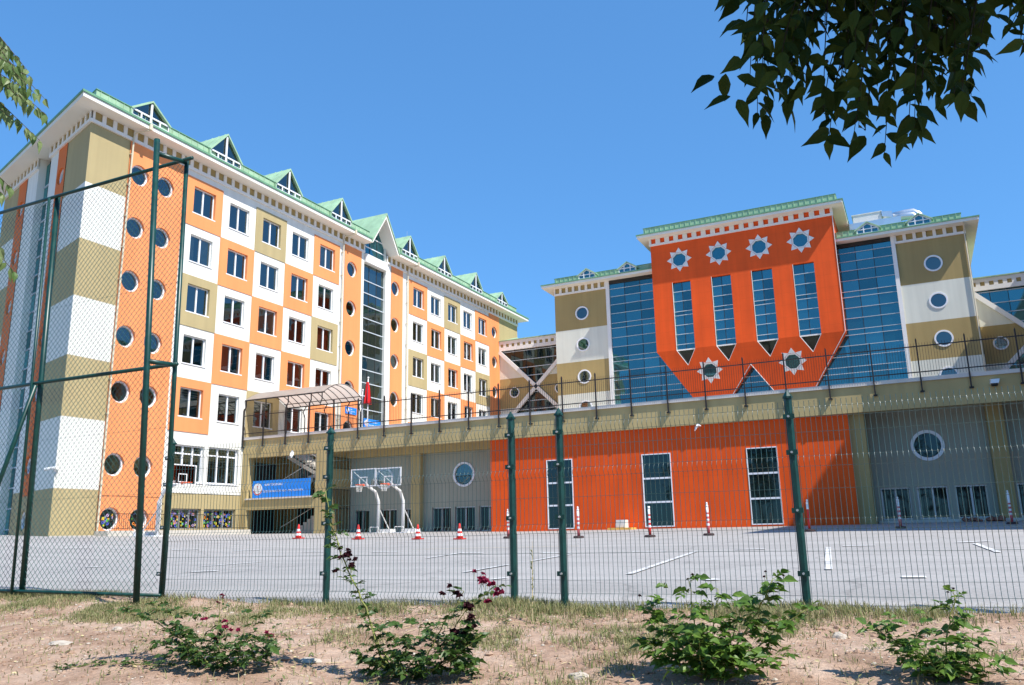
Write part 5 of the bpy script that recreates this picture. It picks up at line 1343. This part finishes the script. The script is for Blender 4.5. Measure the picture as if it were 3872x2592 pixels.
# ================================================================== trees
def crown(q, mb, c_, rad, n, L_, W_, m=0, down=-.6):
    for _ in range(n):
        v = Vector((q.gauss(0, 1), q.gauss(0, 1), q.gauss(0, 1))).normalized()*(q.random()**.4)
        p = Vector((c_[0]+v.x*rad[0], c_[1]+v.y*rad[1], c_[2]+v.z*rad[2]))
        mb.leaf(p, (q.gauss(0, 1), q.gauss(0, 1), down+q.gauss(0, .6)), (q.gauss(0, 1), q.gauss(0, 1), 1), L_*q.uniform(.7, 1.2), W_*q.uniform(.7, 1.2), m)
q = random.Random(21)
RT = CR.copy(); RT.z = 0; RT.normalize(); UP = Vector((0, 0, 1)); FW_ = Vector((0, 0, 1)).cross(RT)
def loc(r_, f, u): return RT*r_+FW_*f+UP*u       # metres right of / ahead of / above the viewer
T1 = thing('tree', 'dark leafy tree overhanging the top right corner, tips hanging against the sky', 'tree', loc(2.5, -1.5, -1.7))
tk = MB(); tk.tube([loc(2.5, -1.5, -1.8), loc(2.45, -1.45, -.4), loc(2.4, -1.3, 1.0), loc(2.2, -1.0, 2.3), loc(2.0, -.6, 3.8)], [.17, .15, .13, .11, .07], 10)
tk.build('trunk', ['bark'], T1, True)
lb_ = MB(); lb_.tube([loc(2.3, -1.1, 1.9), loc(2.1, -.2, 2.1), loc(1.8, .6, 2.0), loc(1.5, 1.2, 1.75), loc(1.22, 1.6, 1.42), loc(1.0, 1.65, 1.36)], [.07, .055, .04, .025, .014, .008], 8)
lb_.tube([loc(2.0, -.6, 3.4), loc(1.2, .6, 4.1), loc(.4, 1.6, 4.3), loc(-.4, 2.2, 4.5)], [.06, .05, .035, .015], 7)
lb_.tube([loc(2.1, -.8, 2.9), loc(2.6, .4, 3.6), loc(3.0, 1.2, 4.0)], [.06, .045, .02], 7)
# hanging twigs of the near branch; x right, z up, in metres from the fork of the branch
fork = loc(.83, 1.71, 1.02); UV = (UP*math.cos(PITCH)-FW_*math.sin(PITCH))
def bp(x, z, dp=0): return fork+RT*x+UV*z+(FW_*math.cos(PITCH)+UP*math.sin(PITCH))*dp
lf = MB(); be = MB()
low_edge = [(-.33, .03), (-.31, -.05), (-.26, -.03), (-.235, -.13), (-.19, -.10), (-.16, -.13), (-.12, -.07), (-.10, -.10), (-.08, -.20), (-.055, -.22), (-.02, -.15), (.02, -.13), (.05, -.21), (.08, -.235), (.12, -.20), (.16, -.14), (.2, -.11), (.24, -.12), (.28, -.10), (.30, -.02), (.33, .02), (.36, .05), (.40, .03), (.48, .02)]
def edge_at(x):
    for (x0, z0), (x1, z1) in zip(low_edge[:-1], low_edge[1:]):
        if x0 <= x <= x1: return z0+(z1-z0)*(x-x0)/(x1-x0)
    return .1
starts = [(.52, .26), (.10, .34), (.30, .30), (-.05, .36), (-.2, .33), (.4, .28), (.2, .33)]
def leafd(p, sp, L_):
    d = RT*q.gauss(sp*.55-.1, .5)-UP*q.uniform(.35, 1.1)+FW_*q.gauss(0, .35)
    lf.leaf(p, d, FW_*-1+RT*q.gauss(0, .5)+UP*q.gauss(.35, .45), L_, L_*q.uniform(.36, .50), 0, .16)
tips_ = []
for k in range(31):
    x = -.29+.74*(k+.5)/31+q.gauss(0, .008); tips_.append((x, edge_at(x)+.055))
for k in range(80): 
    x = q.uniform(-.26, .47); tips_.append((x, edge_at(x)+q.uniform(.10, .40)))
for x, z in tips_:
    sx_, sz_ = min(starts, key=lambda s_: abs(s_[0]-x-.10)+q.random()*.15); dp = q.uniform(-.16, .16)
    P = [bp(sx_, sz_, dp*.3), bp(sx_+(x-sx_)*.45, sz_+(z-sz_)*.25+.02, dp*.7), bp(sx_+(x-sx_)*.85, sz_+(z-sz_)*.7, dp), bp(x, z, dp)]
    lb_.tube(P, [.0024, .0018, .0013, .0008], 4, 1, False)
    tot = (P[3]-P[1]).length; n = max(3, int(tot/.027))
    for j in range(n):
        t_ = j/(n-1)
        p = P[1].lerp(P[2], t_*2) if t_ < .5 else P[2].lerp(P[3], t_*2-1)
        leafd(p, 1 if j % 2 else -1, q.uniform(.040, .074))
    if q.random() < .3: be.lathe([(.001, -.005), (.0045, -.003), (.0055, 0), (.0045, .003), (.001, .005)], 8, 0, tuple(P[2]+Vector((0, 0, -.03))))
for (x, z) in [(-.29, -.02), (-.305, .0), (-.275, -.06), (-.29, .155), (-.275, .17), (-.255, .10), (-.07, -.16), (.045, -.16)]:
    for s_ in (-1, 1): leafd(bp(x+s_*.012, z+.03, q.uniform(-.1, .1)), s_, .075)
for k in range(420):                                    # mass of the crown right above the frame edge
    x = q.uniform(-.25, .7); leafd(bp(x, q.uniform(.14, .6)+max(0, x-.38)*.6, q.uniform(-.3, .3)), q.choice((-1, 1)), q.uniform(.06, .09))
for c_, rad, n in ((loc(2.2, -.9, 4.0), (2.0, 2.0, 1.3), 2600), (loc(1.4, .2, 3.6), (1.2, 1.1, .8), 1500), (loc(.3, 1.4, 4.4), (1.2, .9, .6), 900), (loc(-.8, 1.9, 4.7), (1.2, .8, .5), 500), (loc(2.9, .9, 4.0), (1.1, .9, .9), 700), (loc(2.0, .55, 3.1), (.9, .7, .7), 1500), (loc(1.6, 1.1, 3.1), (.9, .6, .5), 500)):
    crown(q, lf, c_, rad, n, .11, .055)
lb_.build('branch', ['bark', 'twig'], T1, True, False); lf.build('crown', ['leaf'], T1, False, False); be.build('berry', ['berry'], T1, True, False)
# tree at the left edge: only its drooping right fringe shows
q = random.Random(5)
T2 = thing('tree', 'pale green tree at the left edge, only drooping leafy twigs in view', 'tree', loc(-6.4, 5.4, -1.3))
tk = MB(); tk.tube([loc(-6.4, 5.4, -1.4), loc(-6.4, 5.4, .6), loc(-6.2, 5.4, 2.2), loc(-6.2, 5.5, 4.2)], [.14, .12, .10, .05], 9); tk.build('trunk', ['bark'], T2, True)
lb_ = MB(); lf = MB()
def lp(px, pz, dd=0): return loc(-3.29+px, 5.0+dd, 2.86+pz)  # metres from the upper fringe
twigs = [((-.55, .75), (.02, .30)), ((-.5, .55), (.12, .12)), ((-.5, .5), (.2, .02)), ((-.5, .28), (.20, -.08)), ((-.5, .35), (.1, .2)), ((-.5, .2), (.08, -.16)), ((-.5, .1), (-.05, -.16)), ((-.5, .6), (-.1, .42)), ((-.4, .3), (.16, -.02)), ((-.5, .15), (.0, -.1)),
         ((-.5, -.2), (-.10, -.42)), ((-.5, -.25), (-.09, -.50)), ((-.5, -.5), (-.1, -.78)), ((-.5, -.62), (-.09, -.93)), ((-.5, -.68), (-.11, -1.0)), ((-.6, -1.0), (-.13, -1.38)), ((-.5, .45), (-.02, .1)), ((-.5, .7), (-.02, .25)), ((-.5, -.3), (-.06, -.58)), ((-.5, -.35), (-.03, -.62)), ((-.5, -.7), (-.02, -.98)), ((-.5, -.75), (.0, -1.1)), ((-.5, -1.1), (-.04, -1.55)), ((-.5, .3), (.13, .05)), ((-.5, .4), (.06, .22))]
for (x0, z0), (x1, z1) in twigs:
    dd = q.uniform(-.25, .25); P = [lp(x0, z0, dd*.3), lp(x0+(x1-x0)*.5, z0+(z1-z0)*.3+.03, dd*.7), lp(x1, z1, dd)]
    lb_.tube(P, [.006, .004, .002], 4, 0, False)
    for j in range(15):
        t_ = .25+.75*j/14; p = P[0].lerp(P[1], t_*2) if t_ < .5 else P[1].lerp(P[2], t_*2-1)
        lf.leaf(p, RT*q.gauss(.12, .25)-UP+FW_*q.gauss(0, .25), FW_*-1+RT*q.gauss(.5, .5), q.uniform(.075, .11), q.uniform(.03, .046), 0, .2)
crown(q, lf, loc(-5.9, 5.5, 3.2), (1.55, 1.6, 1.9), 2400, .12, .05, 0, -1.2)
lb_.tube([loc(-6.2, 5.4, 2.3), loc(-5.2, 5.4, 3.2), loc(-4.0, 5.35, 3.25)], [.06, .04, .008], 6); lb_.tube([loc(-6.25, 5.4, 1.6), loc(-5.0, 5.4, 2.1), loc(-4.0, 5.35, 2.2)], [.05, .03, .006], 6)
lb_.build('branch', ['bark'], T2, True, False); lf.build('crown', ['leafl'], T2, False, False)
# dark trees far behind the left gable end, and those behind the viewer that the windows mirror
def bigtree(label, x, y, z, h, r_, seed, n=1100, group=None):
    q = random.Random(seed); t = thing('tree', label, 'tree', (x, y, z), group)
    m_ = MB(); m_.tube([(x, y, z-.5), (x+.1, y, z+h*.35), (x, y+.1, z+h*.7)], [.24, .18, .08], 8)
    for k in range(5):
        a = k*1.3; m_.tube([(x+.05, y, z+h*(.3+.07*k)), (x+r_*.6*math.cos(a), y+r_*.6*math.sin(a), z+h*(.5+.08*k))], [.09, .02], 5)
    m_.build('trunk', ['bark'], t, True); lf = MB()
    for k in range(16):
        a = q.uniform(0, 6.28); rr = r_*q.uniform(.1, .8); hh = q.uniform(.38, .92)
        crown(q, lf, (x+rr*math.cos(a), y+rr*math.sin(a), z+h*hh), (r_*.42, r_*.42, h*.13), n//16, .55, .40, 0, -.3)
    lf.build('crown', ['fartree'], t, False, False); return t
bigtree('dark tree beyond the pink banner, left of the gable end', -76, 52, .5, 7.5, 3.2, 1)
bigtree('dark tree half hidden behind the gable end wall, above the pale fence', -71, 58, .5, 8.5, 3.4, 2)
for k, (x, y, h) in enumerate([(-24, -13, 12), (-17, -15, 13), (-10, -13, 12), (-3.5, -15, 13.5), (4, -13, 12.5), (11, -14, 13), (18, -13, 12)]):
    bigtree('leafy tree in the row behind the viewer, seen only mirrored in the low windows', x, y, -1.8, h, 4.6, 10+k, 1100, 'trees behind the viewer')
